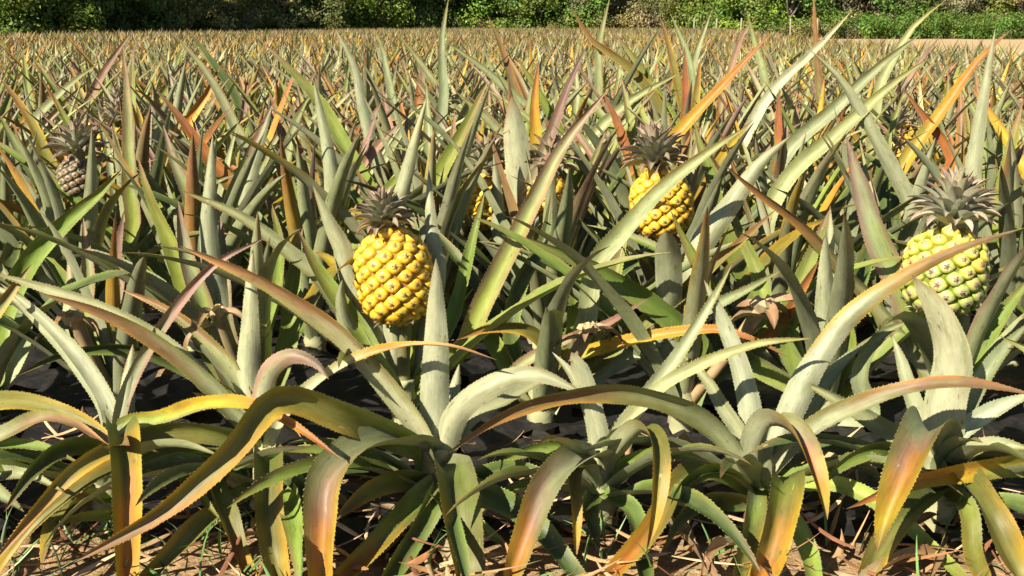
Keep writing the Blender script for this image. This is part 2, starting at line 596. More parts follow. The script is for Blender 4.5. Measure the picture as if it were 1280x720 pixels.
def stem_mesh(h=0.13, r=0.026, seed=0):
    rg = np.random.default_rng(seed)
    n, m = 9, 10
    V, pig = [], []
    for i in range(n + 1):
        z = -0.02 + (h + 0.02) * i / n
        rr = r * (1.15 - 0.35 * i / n) * (1.0 + 0.13 * (i % 2))
        for j in range(m):
            a = 2 * math.pi * j / m + 0.3 * i
            V.append((rr * math.cos(a) * rg.uniform(.9, 1.1), rr * math.sin(a) * rg.uniform(.9, 1.1), z))
            c = 0.5 + 0.5 * (i % 2)
            pig.append((0.20 + .14 * c, 0.19 + .14 * c, 0.11 + .08 * c))
    V.append((0, 0, h))
    pig.append(SAGE)
    q = [(i * m + j, i * m + (j + 1) % m, (i + 1) * m + (j + 1) % m, (i + 1) * m + j) for i in range(n) for j in range(m)]
    t = [(n * m + j, n * m + (j + 1) % m, (n + 1) * m) for j in range(m)]
    return mesh_np('stem', V, t, np.array(pig), None, [M_DRY], quads=q)


STEMS = [stem_mesh(seed=i) for i in range(4)]
N_SPLIT = 9          # rows whose leaves are objects of their own

for r in range(N_SPLIT):
    for i, pl in enumerate(plants[r]):
        root = link('pineapple_plant', None)
        root.location = (pl['x'], pl['y'], 0)
        root.empty_display_size = 0.1
        pl['root'] = root
        link('stem', STEMS[i % 4], root)
        tag(root, None, 'pineapple plant', 'pineapple plants growing in rows')

# ------------------------------------------------------------------ leaves traced from the photograph
CAMV = np.array([0, 0, CAM_H])


def trace(row, pts, w, style, side='u', dyt=None, roll=None, plant=None, chan=0.28, blunt=0.0, curl=0.0):
    """pts: pixels from base to tip, optional third value = metres in front of (-) or behind (+) the row"""
    rng = RNG
    if row is None:
        Yw = 62.0 / w
        row = min(range(1, N_SPLIT), key=lambda q: abs(depth(ROWY[q], .5) - Yw))
    Y0 = ROWY[row]
    if plant is None:
        (xa, ya), (xb, yb) = pts[0][:2], pts[1][:2]
        yc = proj((0, Y0, 0.09))[1]
        sl = (xa - xb) / max(4.0, ya - yb) if ya > yb else 0.0
        xe = xa + max(-170, min(170, sl * 0.75 * (yc - ya)))
        pl = min(plants[row], key=lambda p: abs(proj((p['x'], p['y'], .09))[0] - xe))
    else:
        pl = plants[row][plant]
    if dyt is None:
        dyt = rng.uniform(-0.08, 0.08)
    if pts[-1][1] > 711:                       # runs out of the picture: let it go on
        (xa, ya), (xb, yb) = pts[-2][:2], pts[-1][:2]
        k = 62.0 / math.hypot(xb - xa, yb - ya)
        pts = pts[:-1] + [(xb, yb, pts[-1][2] if len(pts[-1]) > 2 else -.22), (xb + k * (xb - xa), yb + k * (yb - ya), (pts[-1][2] if len(pts[-1]) > 2 else -.22) - .05)]
    n = len(pts)
    W3 = []
    for i, p in enumerate(pts):
        dy = p[2] if len(p) > 2 else dyt * ((i + 1) / n) ** 1.3
        Yp = pl['y'] + dy
        q = at(p[0], p[1], Yp)
        while q.z < 0.018 and Yp > 0.9:
            Yp -= 0.01
            q = at(p[0], p[1], Yp)
        W3.append(q)
    c = Vector((pl['x'], pl['y'], 0.0))
    d = Vector((W3[0].x - c.x, W3[0].y - c.y, 0))
    dl = d.length
    if dl > 1e-6:
        d = d / dl
    zb = 0.06 + rng.uniform(0, 0.05)
    base = c + d * min(0.02, dl) + Vector((0, 0, min(zb, max(0.03, W3[0].z - 0.01))))
    if (W3[0] - base).length > 0.02:
        ctrl = [base] + W3
    else:
        ctrl = [base] + W3[1:]
    if style.startswith('hang'):
        chan = max(chan * 1.3, 0.55)
        w *= 1.2
    else:
        chan *= 1.4
    nseg = 26 if row == 0 else (20 if row < 3 else 14)
    C, L = spline(ctrl, nseg)
    C[:, 2] = np.maximum(C[:, 2], 0.012)
    T = unit(np.gradient(C, axis=0))
    V = unit(C - CAMV)
    S = unit(np.cross(T, V))
    dh = C[-1] - C[0]
    if style.startswith('hang') and abs(dh[0]) < 1.3 * abs(dh[1]):
        S = np.tile(unit(np.array([-dh[1], dh[0], 0.0])), (nseg + 1, 1))   # hangs over towards the viewer: width stays level
    # adaxial normal = S x T ; towards the camera when the upper side is seen
    Nn = np.cross(S, T)
    if ((Nn * V).sum(-1).mean() > 0) == (side == 'u'):
        S = -S
    if roll is None:
        roll = rng.uniform(-28, 28)
    ra = R(roll) * np.linspace(0.6, 1.0, nseg + 1) + np.linspace(0, 1, nseg + 1) * R(rng.uniform(-18, 18))
    Nn = np.cross(S, T)
    S = S * np.cos(ra)[:, None] + Nn * np.sin(ra)[:, None]
    for _ in range(2):
        S[1:-1] = unit(S[:-2] + S[1:-1] * 2 + S[2:])
    wm = w * np.mean([proj(tuple(q))[2] for q in W3]) / FPX
    teeth = 0.0062 if row < 2 else (0.010 if row < 5 else 0.014)
    arr = leaf_arrays(C, L, S, wm * 1.12, style, 6 if row < 3 else 4, teeth, chan, blunt, rng, wave=0.06, curl=curl, pw=3.4 if style.startswith('hang') else (1.2 if style == 'goldedge' else 3.0), vee=.9 if style.startswith('hang') else .45)
    o = add_leaf(pl, arr)
    pl.setdefault('tr', []).append(style)
    return o


T = trace
# --- first row, plant by plant (0: outside left, 1..6 in view, 7 outside right)
# plant 1 (x 130)
T(0, [(140, 520), (124, 482), (90, 435), (45, 390), (0, 354)], 22, 'pale', 'u', 0.10, 10, 1)
T(0, [(132, 515), (100, 462), (60, 415), (20, 375), (-25, 350)], 20, 'sage', 'l', 0.14, 15, 1)
T(0, [(150, 520), (168, 468), (215, 391), (269, 330), (332, 297)], 17, 'pink', 'u', 0.06, 10, 1)
T(0, [(150, 535), (198, 524, -.03), (252, 506, -.08), (312, 506, -.14), (370, 534, -.19), (430, 577, -.22)], 21, 'gold', 'u', None, 25, 1)
T(0, [(145, 545, -.04), (152, 548, -.14), (156, 600, -.21), (156, 660, -.24), (158, 724, -.27)], 36, 'hango', 'u', None, 12, 1, 0.5)
T(0, [(150, 540), (156, 505), (160, 470), (166, 430)], 26, 'pale', 'l', 0.02, 5, 1)
T(0, [(120, 560, -.04), (80, 560, -.1), (40, 590, -.17), (5, 640, -.22)], 24, 'dark', 'u', None, 20, 1)
T(0, [(160, 560), (205, 580), (240, 610, -.1), (275, 650, -.16)], 24, 'green', 'u', None, 25, 1)
# plant 0 (outside the frame, leaves reach in)
T(0, [(-60, 520), (0, 503, -.03), (60, 510, -.08), (120, 538, -.12), (172, 588, -.18)], 26, 'olive', 'u', None, 25, 0)
T(0, [(-60, 560), (0, 545, -.05), (50, 524, -.1), (90, 530, -.14), (135, 556, -.18)], 24, 'bronze', 'u', None, 30, 0)
T(0, [(-60, 575), (0, 558, -.05), (50, 560, -.08), (98, 578, -.12)], 20, 'green', 'u', None, 30, 0)
T(0, [(-50, 590), (0, 592, -.1), (40, 596, -.15), (80, 615, -.19)], 22, 'sage', 'u', None, 30, 0)
T(0, [(-40, 600, -.1), (0, 620, -.16), (30, 640, -.2)], 30, 'sage', 'u', None, 30, 0)
T(0, [(-70, 500), (-40, 440), (0, 385), (40, 330)], 26, 'olive', 'u', .08, 20, 0)
# plant 2 (x 332)
T(0, [(318, 545), (285, 505), (200, 425), (100, 375), (-12, 340)], 24, 'pale', 'u', 0.04, 20, 2)
T(0, [(318, 550), (270, 488), (200, 430), (130, 392), (50, 366)], 24, 'bronze', 'u', -0.06, 22, 2)
T(0, [(318, 530), (292, 462), (245, 412), (200, 382), (150, 361)], 17, 'bronze', 'u', .1, 25, 2)
T(0, [(318, 540), (309, 480), (311, 410), (313, 350), (316, 312)], 32, 'pale', 'l', 0.06, 8, 2)
T(0, [(322, 540), (326, 498), (336, 462), (363, 444), (394, 453), (411, 474)], 30, 'pink', 'l', -.06, 20, 2)
T(0, [(340, 555), (362, 512), (425, 460), (492, 435), (560, 433), (621, 450)], 24, 'goldedge', 'u', -.08, 38, 2, .4)
T(0, [(325, 560), (279, 544, -.05), (208, 539, -.09), (144, 556, -.13), (94, 586, -.17), (54, 626, -.2), (-10, 705, -.25)], 27, 'olive', 'u', None, 25, 2)
T(0, [(322, 575), (250, 575, -.06), (180, 580, -.1), (120, 602, -.15), (50, 652, -.2), (-8, 725, -.25)], 27, 'hang', 'u', None, 25, 2)
T(0, [(334, 570, -.05), (334, 592, -.14), (334, 640, -.2), (340, 690, -.22), (347, 728, -.25)], 33, 'hang', 'u', None, 10, 2, 0.45)
T(0, [(322, 585, -.04), (268, 600, -.1), (282, 650, -.17), (303, 714, -.22)], 25, 'hango', 'u', None, 25, 2)
T(0, [(326, 600, -.03), (300, 628, -.1), (252, 660, -.16), (190, 722, -.22)], 26, 'hang', 'u', None, 20, 2)
T(0, [(320, 580), (270, 570, -.04), (225, 572, -.1), (170, 582, -.14)], 20, 'green', 'u', None, 30, 2)
T(0, [(330, 560), (300, 525), (275, 505), (240, 490, -.05)], 22, 'sage', 'u', None, 20, 2)
T(0, [(345, 590, -.03), (375, 610, -.12), (392, 650, -.18), (400, 700, -.22)], 24, 'dark', 'u', None, 20, 2)
T(0, [(140, 640, -.1), (100, 645, -.15), (62, 655, -.2)], 18, 'lime', 'u', None, 30, 1)
# plant 3 (x 545)
T(0, [(545, 560), (543, 500), (545, 430), (545, 370), (545, 323)], 38, 'pale', 'l', 0.02, 4, 3, .22)
T(0, [(555, 560), (570, 515), (610, 482), (668, 467), (730, 491)], 34, 'pale', 'l', -.05, 22, 3)
T(0, [(535, 555), (500, 500), (430, 420), (370, 376), (310, 342), (224, 307)], 29, 'bronze', 'u', -.02, 25, 3)
T(0, [(532, 565), (490, 542, -.05), (430, 518, -.12), (345, 497, -.17), (285, 565, -.24), (205, 636, -.28), (92, 703, -.32)], 42, 'olive', 'u', None, 22, 3, .4)
T(0, [(538, 570), (500, 556, -.06), (448, 566, -.14), (410, 600, -.2), (404, 650, -.23), (402, 726, -.27)], 42, 'hangp', 'u', None, 18, 3)
T(0, [(555, 590, -.06), (562, 600, -.14), (570, 650, -.2), (580, 728, -.25)], 47, 'hang', 'u', None, 10, 3, .5)
T(0, [(546, 605, -.04), (520, 632, -.1), (492, 662, -.16), (430, 722, -.22)], 27, 'hango', 'u', None, 22, 3)
T(0, [(548, 612, -.05), (530, 650, -.13), (505, 690, -.18), (478, 730, -.21)], 30, 'dark', 'u', None, 20, 3)
T(0, [(530, 596, -.02), (495, 600, -.08), (459, 614, -.14), (415, 652, -.2)], 30, 'olive', 'u', None, 25, 3)
T(0, [(562, 605, -.02), (600, 596, -.06), (645, 585, -.1), (695, 594, -.13)], 24, 'dark', 'u', None, 28, 3)
T(0, [(565, 605, -.04), (600, 618, -.1), (660, 650, -.16), (724, 726, -.2)], 34, 'dark', 'u', None, 25, 3)
T(0, [(560, 560), (590, 520), (640, 495), (690, 470)], 30, 'sage', 'u', .12, 20, 3)
T(0, [(558, 555), (566, 500), (574, 455)], 24, 'sage', 'l', .1, 10, 3)
T(0, [(548, 620, -.06), (610, 668, -.15), (640, 690, -.2)], 22, 'lime', 'u', None, 25, 3)
# plant 4 (x 748)
T(0, [(752, 560), (742, 515), (728, 470), (714, 440)], 24, 'pale', 'l', 0, 8, 4, .22, .35)
T(0, [(745, 560), (735, 510), (715, 470), (690, 440)], 20, 'sage', 'l', .08, 8, 4)
T(0, [(757, 570), (790, 522), (830, 482), (880, 455), (950, 430), (1014, 423)], 19, 'sage', 'u', -.02, 30, 4)
T(0, [(757, 565), (800, 505), (850, 440), (890, 375), (915, 330)], 20, 'sage', 'u', .12, 10, 4)
T(0, [(750, 575, -.04), (717, 578, -.12), (680, 614, -.19), (657, 668, -.23), (642, 712, -.26)], 35, 'hangp', 'u', None, 15, 4)
T(0, [(740, 585, -.05), (716, 592, -.12), (719, 640, -.17), (720, 698, -.2)], 18, 'hang', 'u', None, 25, 4)
T(0, [(765, 575, -.04), (800, 540, -.1), (818, 555, -.15), (820, 610, -.2), (808, 690, -.23)], 28, 'hang', 'u', None, 30, 4)
T(0, [(760, 590), (800, 575, -.04), (845, 568, -.08), (890, 580, -.1)], 22, 'green', 'u', None, 28, 4)
T(0, [(755, 610, -.03), (790, 640, -.1), (800, 690, -.16), (805, 730, -.18)], 26, 'dark', 'u', None, 25, 4)
T(0, [(742, 575), (705, 560), (665, 562, -.04), (620, 580, -.08)], 20, 'green', 'u', None, 28, 4)
T(0, [(745, 600), (735, 640, -.1), (750, 690, -.16)], 26, 'dark', 'u', None, 25, 4)
# plant 5 (x 950)
T(0, [(957, 580), (985, 515), (1015, 455), (1060, 395), (1120, 350), (1195, 312), (1280, 285)], 42, 'goldedge', 'l', .04, 18, 5, .35)
T(0, [(945, 575), (937, 520), (925, 465), (905, 410), (880, 350)], 30, 'pale', 'l', .08, 10, 5)
T(0, [(938, 588), (905, 545, -.02), (855, 508, -.05), (765, 488, -.09), (677, 500, -.12), (613, 527, -.15), (556, 569, -.18)], 30, 'bronze', 'u', None, 30, 5)
T(0, [(935, 560), (905, 510), (880, 470), (850, 440)], 20, 'sage', 'u', .08, 10, 5)
T(0, [(948, 590, -.02), (948, 560, -.05), (964, 533, -.08), (990, 542, -.12), (1015, 590, -.17), (1034, 650, -.2)], 34, 'hangp', 'u', None, 20, 5, .5)
T(0, [(960, 610, -.06), (980, 606, -.15), (970, 660, -.21), (950, 726, -.25)], 38, 'hango', 'u', None, 14, 5, .5)
T(0, [(945, 620, -.06), (940, 660, -.13), (924, 724, -.18)], 24, 'hang', 'u', None, 20, 5)
T(0, [(968, 595), (1035, 588, -.05), (1078, 572, -.08), (1125, 582, -.12)], 22, 'green', 'u', None, 28, 5)
T(0, [(940, 610, -.02), (917, 596, -.06), (884, 588, -.1), (850, 612, -.15), (834, 650, -.18)], 24, 'green', 'u', None, 28, 5)
T(0, [(940, 625, -.03), (884, 626, -.09), (850, 648, -.14), (828, 690, -.18)], 24, 'dark', 'u', None, 25, 5)
T(0, [(938, 610, -.02), (880, 592, -.08), (850, 605, -.13), (811, 668, -.2), (758, 726, -.24)], 27, 'hango', 'u', None, 24, 5)
T(0, [(965, 605), (1051, 608, -.08), (1119, 645, -.14), (1152, 675, -.17), (1206, 726, -.2)], 23, 'lime', 'u', None, 28, 5)
T(0, [(962, 585), (1015, 537, -.04), (1068, 510, -.07), (1136, 487, -.1), (1203, 480, -.12), (1300, 495, -.15)], 26, 'bronze', 'u', None, 30, 5)
T(0, [(960, 570), (1010, 520), (1040, 470), (1090, 420)], 24, 'sage', 'u', .12, 15, 5)
T(0, [(955, 620, -.06), (990, 650, -.14), (1010, 690, -.19), (1018, 725, -.2)], 26, 'lime', 'u', None, 20, 5)
# plant 6 (x 1172)
T(0, [(1175, 560), (1180, 505), (1190, 450), (1174, 395), (1140, 344)], 52, 'pale', 'l', 0.0, 10, 6, .2)
T(0, [(1185, 560), (1218, 530), (1262, 505), (1300, 492)], 28, 'pale', 'u', .02, 22, 6)
T(0, [(1165, 560), (1140, 500), (1125, 450), (1115, 420)], 26, 'sage', 'l', .1, 8, 6)
T(0, [(1190, 570), (1236, 556, -.03), (1290, 562, -.06)], 22, 'sage', 'u', None, 28, 6)
T(0, [(1172, 572, -.05), (1160, 540, -.13), (1140, 575, -.2), (1112, 640, -.24), (1096, 690, -.26)], 50, 'hangp', 'u', None, 12, 6, .45)
T(0, [(1188, 590, -.05), (1208, 608, -.13), (1238, 650, -.2), (1276, 728, -.25)], 36, 'hang', 'u', None, 16, 6)
T(0, [(1165, 620, -.08), (1130, 650, -.16), (1100, 690, -.2), (1083, 728, -.22)], 30, 'hang', 'u', None, 18, 6)
T(0, [(1160, 585), (1110, 560, -.04), (1060, 575, -.09), (1020, 610, -.13)], 24, 'green', 'u', None, 28, 6)
T(0, [(1165, 570), (1100, 530), (1050, 500, .02), (1000, 475, .04)], 26, 'sage', 'u', None, 20, 6)
T(0, [(1185, 600, -.03), (1210, 640, -.12), (1215, 690, -.17), (1230, 728, -.19)], 26, 'olive', 'u', None, 20, 6)
T(0, [(1185, 555), (1215, 500), (1245, 450), (1290, 400)], 24, 'sage', 'u', .1, 15, 6)
# plant 7 (outside right)
T(0, [(1370, 590), (1280, 581, -.06), (1219, 588, -.11), (1135, 605, -.16), (1058, 636, -.2)], 29, 'gold', 'u', None, 25, 7)
T(0, [(1370, 560), (1330, 490), (1290, 440), (1250, 420)], 24, 'sage', 'u', .05, 20, 7)
T(0, [(1370, 610), (1310, 640, -.12), (1270, 690, -.2)], 28, 'hang', 'u', None, 20, 7)
# --- second row
T(1, [(880, 440), (852, 408), (794, 364), (727, 327), (657, 297)], 32, 'green', 'u', -.08, 18)
T(1, [(588, 425), (593, 405), (612, 362), (640, 307), (673, 240), (705, 180), (760, 112)], 27, 'blush', 'u', .06, 12, 3)
T(1, [(735, 400), (745, 332), (780, 290), (830, 235), (880, 195), (936, 157)], 28, 'sage', 'u', -.12, 15, 4)
T(1, [(655, 480, .1), (700, 450, .0), (737, 441, -.05), (795, 425, -.1), (855, 415, -.12), (900, 413, -.14), (950, 428, -.16), (986, 448, -.17)], 20, 'gold', 'u', None, 30, 4)
T(1, [(870, 330), (880, 300), (910, 260), (951, 203), (988, 170)], 36, 'sage', 'l', .05, 10)
T(1, [(1082, 366), (1051, 334), (1001, 280), (947, 240), (903, 204)], 19, 'bronze', 'u', -.1, 18)
T(1, [(1125, 350), (1115, 335), (1098, 300), (1078, 240), (1058, 170)], 38, 'blush', 'u', .05, 10)
T(1, [(0, 408), (40, 324), (84, 277), (126, 240), (152, 212)], 30, 'green', 'u', -.02, 15)
T(1, [(250, 412), (237, 374), (215, 307), (188, 245), (172, 195)], 27, 'lime', 'u', .02, 10)
T(1, [(258, 400), (252, 375), (235, 324), (222, 250)], 30, 'blush', 'u', -.02, 8)
T(1, [(400, 345), (366, 317), (302, 270), (226, 238)], 23, 'sage', 'u', 0, 15)
T(1, [(430, 330), (427, 312), (413, 284), (391, 232)], 34, 'sage', 'l', 0, 10)
T(1, [(455, 420), (430, 384), (392, 327), (373, 288)], 26, 'lime', 'u', -.05, 12)
T(1, [(362, 420), (364, 380), (370, 330), (378, 285)], 26, 'lime', 'u', .08, 12)
T(1, [(546, 330), (540, 300), (537, 260), (536, 212)], 26, 'pale', 'l', .06, 8)
T(1, [(565, 400), (572, 380), (590, 307), (606, 240)], 20, 'green', 'u', .08, 12)
T(1, [(722, 420), (722, 400), (722, 360), (718, 325)], 32, 'lime', 'u', .1, 8)
T(1, [(762, 420), (764, 374), (775, 320), (786, 280)], 26, 'lime', 'u', .08, 8)
T(1, [(834, 400), (836, 365), (835, 320), (832, 288)], 34, 'sage', 'l', -.12, 6, None, .22, .5)
T(1, [(985, 400), (995, 370), (1015, 320), (1037, 262)], 28, 'lime', 'u', .02, 8)
T(1, [(975, 410), (990, 385), (1010, 350), (1024, 325)], 22, 'rust', 'u', -.05, 15)
T(1, [(925, 440), (914, 418), (884, 351), (852, 290), (838, 262)], 26, 'green', 'u', -.05, 14)
T(1, [(955, 370), (948, 341), (925, 290), (912, 250)], 24, 'lime', 'u', .1, 10)
T(1, [(800, 410), (850, 371), (917, 311), (971, 261)], 22, 'olive', 'u', -.1, 20)
T(1, [(840, 415), (877, 391), (931, 364), (980, 336)], 22, 'sage', 'u', -.14, 25)
T(1, [(1200, 490), (1215, 455), (1248, 400), (1290, 345)], 26, 'green', 'u', -.02, 14)
T(1, [(1215, 490), (1240, 450), (1285, 388)], 26, 'lime', 'l', -.06, 12)
T(1, [(240, 465), (171, 438), (84, 441), (17, 471)], 18, 'dark', 'u', -.2, 30)
T(1, [(105, 410), (111, 351), (108, 310), (104, 272)], 22, 'blush', 'u', .05, 10)
T(1, [(150, 410), (150, 375), (147, 324), (155, 265)], 22, 'pink', 'u', .02, 15)
T(1, [(280, 400), (279, 358), (277, 310), (275, 268)], 24, 'blush', 'u', .05, 10)
T(1, [(90, 400), (90, 360), (88, 305)], 24, 'lime', 'l', .1, 10)
T(1, [(640, 420), (650, 360), (680, 300), (690, 240)], 22, 'dark', 'u', .12, 15)
T(1, [(620, 430), (600, 400), (560, 372), (520, 350)], 22, 'green', 'u', .14, 20)
T(1, [(640, 470), (700, 430), (760, 405), (812, 372)], 15, 'pink', 'u', -.1, 20)
T(1, [(450, 440), (430, 400), (425, 370), (428, 350)], 26, 'sage', 'l', -.08, 10)
T(1, [(1060, 430), (1050, 390), (1010, 350)], 24, 'green', 'u', .06, 10)
T(1, [(1090, 520), (1075, 470), (1100, 420), (1140, 400)], 24, 'sage', 'u', -.05, 15)
T(1, [(700, 480), (690, 440), (660, 412), (610, 410), (570, 425)], 20, 'olive', 'u', -.1, 30)
T(1, [(330, 420), (345, 360), (350, 300), (340, 255)], 24, 'green', 'u', .05, 12)
T(1, [(30, 420), (20, 370), (-5, 320)], 26, 'sage', 'u', .05, 12)
# --- rows behind, distance from the leaf's width in the picture
T(2, [(640, 330), (665, 232), (690, 165), (712, 105), (735, 54)], 20, 'pink', 'u', .05, 15)
T(2, [(657, 330), (652, 260), (646, 190), (640, 120)], 33, 'pale', 'l', .02, 6, None, .2, .4)
T(3, [(672, 240), (672, 185), (669, 130), (674, 74)], 22, 'yellow', 'u', .02, 12)
T(None, [(490, 280), (502, 240), (519, 175), (534, 120)], 27, 'sage', 'l', .02, 8)
T(None, [(540, 250), (549, 222), (583, 158), (611, 100)], 25, 'lime', 'u', .02, 12)
T(None, [(452, 130), (445, 91), (432, 60), (419, 36)], 18, 'sage', 'l', .02, 10)
T(None, [(556, 120), (554, 87), (553, 50), (561, -4)], 17, 'sage', 'u', .02, 12)
T(None, [(492, 130), (485, 94), (478, 60), (468, 36)], 14, 'sage', 'u', .02, 12)
T(None, [(585, 150), (563, 131), (532, 87), (498, 43)], 14, 'sage', 'u', .02, 12)
T(None, [(640, 100), (634, 80), (626, 57), (609, 18)], 14, 'bronze', 'u', .02, 12)
T(None, [(750, 100), (748, 70), (752, 44), (763, -6)], 16, 'sage', 'u', .02, 12)
T(None, [(815, 115), (804, 101), (778, 76), (740, 50), (714, 8)], 16, 'olive', 'u', .02, 14)
T(None, [(860, 180), (848, 158), (804, 87), (763, 33)], 16, 'lime', 'u', .02, 14)
T(None, [(655, 185), (633, 171), (600, 141), (568, 113)], 20, 'sage', 'u', .02, 14)
T(None, [(705, 180), (694, 151), (667, 104), (642, 66)], 20, 'green', 'u', .02, 14)
T(None, [(655, 130), (637, 114), (603, 84), (553, 49)], 15, 'sage', 'u', .02, 14)
T(None, [(705, 215), (732, 180), (782, 130), (852, 90)], 18, 'sage', 'u', .02, 14)
T(None, [(720, 260), (735, 232), (761, 185), (788, 141), (823, 95)], 18, 'sage', 'u', .02, 14)
T(None, [(783, 190), (778, 170), (771, 151), (753, 113)], 21, 'rust', 'u', .02, 14)
T(None, [(845, 95), (838, 64), (824, 18)], 14, 'olive', 'u', .02, 14)
T(None, [(862, 80), (855, 57), (837, 15)], 14, 'sage', 'u', .02, 14)
T(None, [(960, 275), (991, 217), (1051, 165), (1119, 103), (1162, 73)], 24, 'sage', 'u', .02, 14)
T(None, [(965, 230), (984, 188), (1038, 141), (1098, 84), (1153, 41)], 22, 'sage', 'u', .02, 14)
T(None, [(955, 130), (978, 101), (1018, 64), (1067, 11)], 17, 'pale', 'u', .02, 14)
T(None, [(825, 195), (850, 165), (900, 111), (966, 40)], 20, 'gold', 'u', .02, 14)
T(None, [(1125, 215), (1140, 190), (1182, 134), (1222, 77), (1265, 36)], 20, 'gold', 'u', .02, 14)
T(None, [(1212, 240), (1214, 215), (1226, 134), (1244, 36)], 27, 'sage', 'l', .02, 10)
T(None, [(1100, 110), (1112, 84), (1142, 34), (1180, 2)], 17, 'sage', 'u', .02, 14)
T(None, [(1022, 70), (1020, 40), (1017, -8)], 14, 'bronze', 'u', .02, 14)
T(None, [(975, 190), (974, 160), (974, 110)], 20, 'rust', 'u', .02, 10)
T(None, [(858, 165), (858, 120), (856, 58)], 19, 'rust', 'u', .02, 10)
T(None, [(1150, 280), (1129, 240), (1085, 158), (1050, 100), (1012, 62)], 25, 'sage', 'l', .02, 12)
T(None, [(168, 285), (165, 240), (163, 180), (160, 110), (153, 55)], 23, 'blush', 'u', .02, 22)
T(None, [(430, 180), (403, 131), (363, 87), (328, 53)], 22, 'lime', 'u', .02, 14)
T(None, [(310, 190), (296, 161), (259, 91), (217, 42)], 17, 'sage', 'u', .02, 14)
T(None, [(300, 130), (269, 81), (233, 35)], 14, 'dark', 'u', .02, 14)
T(None, [(305, 260), (292, 235), (262, 198), (228, 151), (197, 113)], 23, 'rust', 'u', .02, 14)
T(None, [(230, 170), (238, 148), (259, 118), (275, 82)], 19, 'gold', 'u', .02, 14)
T(None, [(300, 280), (306, 240), (322, 185), (340, 132)], 26, 'sage', 'l', .02, 10)
T(None, [(262, 320), (262, 240), (264, 200), (266, 168)], 29, 'sage', 'l', .02, 8)
T(None, [(245, 270), (235, 240), (218, 201), (204, 156)], 23, 'blush', 'u', .02, 14)
T(None, [(235, 250), (215, 236), (168, 212), (126, 192)], 20, 'green', 'u', .02, 20)
T(None, [(60, 200), (47, 165), (24, 128), (-2, 95)], 20, 'olive', 'u', .02, 14)
T(None, [(80, 280), (60, 240), (27, 191), (-2, 142)], 25, 'sage', 'u', .02, 14)
T(None, [(115, 120), (124, 101), (141, 74), (166, 38)], 15, 'pink', 'u', .02, 14)
T(None, [(115, 220), (107, 198), (87, 158), (66, 117)], 20, 'green', 'u', .02, 14)
T(None, [(1255, 260), (1262, 200), (1278, 130)], 26, 'lime', 'u', .02, 10)
T(None, [(1235, 270), (1262, 215), (1290, 170)], 24, 'pink', 'u', .02, 14)
T(None, [(1180, 230), (1192, 200), (1160, 150), (1128, 110)], 20, 'rust', 'u', .02, 12)
T(None, [(905, 120), (915, 85), (926, 50), (944, 20)], 14, 'pink', 'u', .02, 12)
T(None, [(955, 90), (946, 60), (933, 12)], 15, 'sage', 'u', .02, 12)
T(None, [(870, 70), (880, 40), (890, 12)], 12, 'sage', 'u', .02, 12)
T(None, [(415, 240), (410, 190), (400, 140), (392, 100)], 24, 'sage', 'l', .02, 10)
T(None, [(440, 250), (460, 200), (490, 165), (505, 150)], 20, 'pink', 'u', .02, 12)
T(None, [(590, 270), (596, 230), (592, 190)], 22, 'rust', 'u', .02, 10)
T(None, [(625, 300), (622, 250), (617, 190)], 24, 'sage', 'l', .02, 10)
T(None, [(360, 250), (358, 200), (372, 150), (388, 118)], 22, 'sage', 'u', .02, 10)
T(None, [(760, 250), (740, 215), (705, 190)], 22, 'green', 'u', .06, 12)
T(None, [(900, 270), (890, 220), (875, 180), (868, 150)], 24, 'green', 'u', .06, 12)

# ------------------------------------------------------------------ leaves nobody traced fill up the rosettes
MINPY = {0: 548, 1: 255, 2: 150, 3: 92}


def fill_unique(row, n_lo, n_hi, size):
    for pl in plants[row]:
        n = RNG.integers(n_lo, n_hi)
        az0 = RNG.uniform(0, 6.28)
        for k in range(n):
            f = (k + 0.5) / n
            if row == 0:
                f = 0.25 + 0.75 * f
            for attempt in range(5):
                nseg = 14
                C, L, S = rosette_leaf(f, size * (1.0 if row else (0.62 if attempt < 2 else 0.45)), nseg, lean=1.2 if row == 0 else 0.72)
                az = az0 + k * 2.39996 + attempt * 1.1
                ca, sa = math.cos(az), math.sin(az)
                Rz = np.array([[ca, -sa, 0], [sa, ca, 0], [0, 0, 1]])
                Cw = C @ Rz.T + np.array([pl['x'], pl['y'], (0.06 if row else 0.035) + 0.05 * (1 - f)])
                Sw = S @ Rz.T
                if clear_of(Cw[2:], MINPY.get(row, 40)):
                    break
            else:
                continue
            sty = random.choice(STYLES_FIELD) if f < 0.5 and row else random.choice(['dark'] * 6 + ['green'] * 4 + ['olive', 'hang'])  # lower leaves take darker pigment to paint shade into the gaps
            W = RNG.uniform(0.043, 0.057)
            arr = leaf_arrays(Cw, L, Sw, W, sty, 4, 0.009 if row < 2 else 0.0, 0.45, rng=RNG, wave=0.05)
            add_leaf(pl, arr)


fill_unique(0, 9, 12, 0.55)
fill_unique(1, 15, 19, 0.56)
fill_unique(2, 20, 24, 0.60)

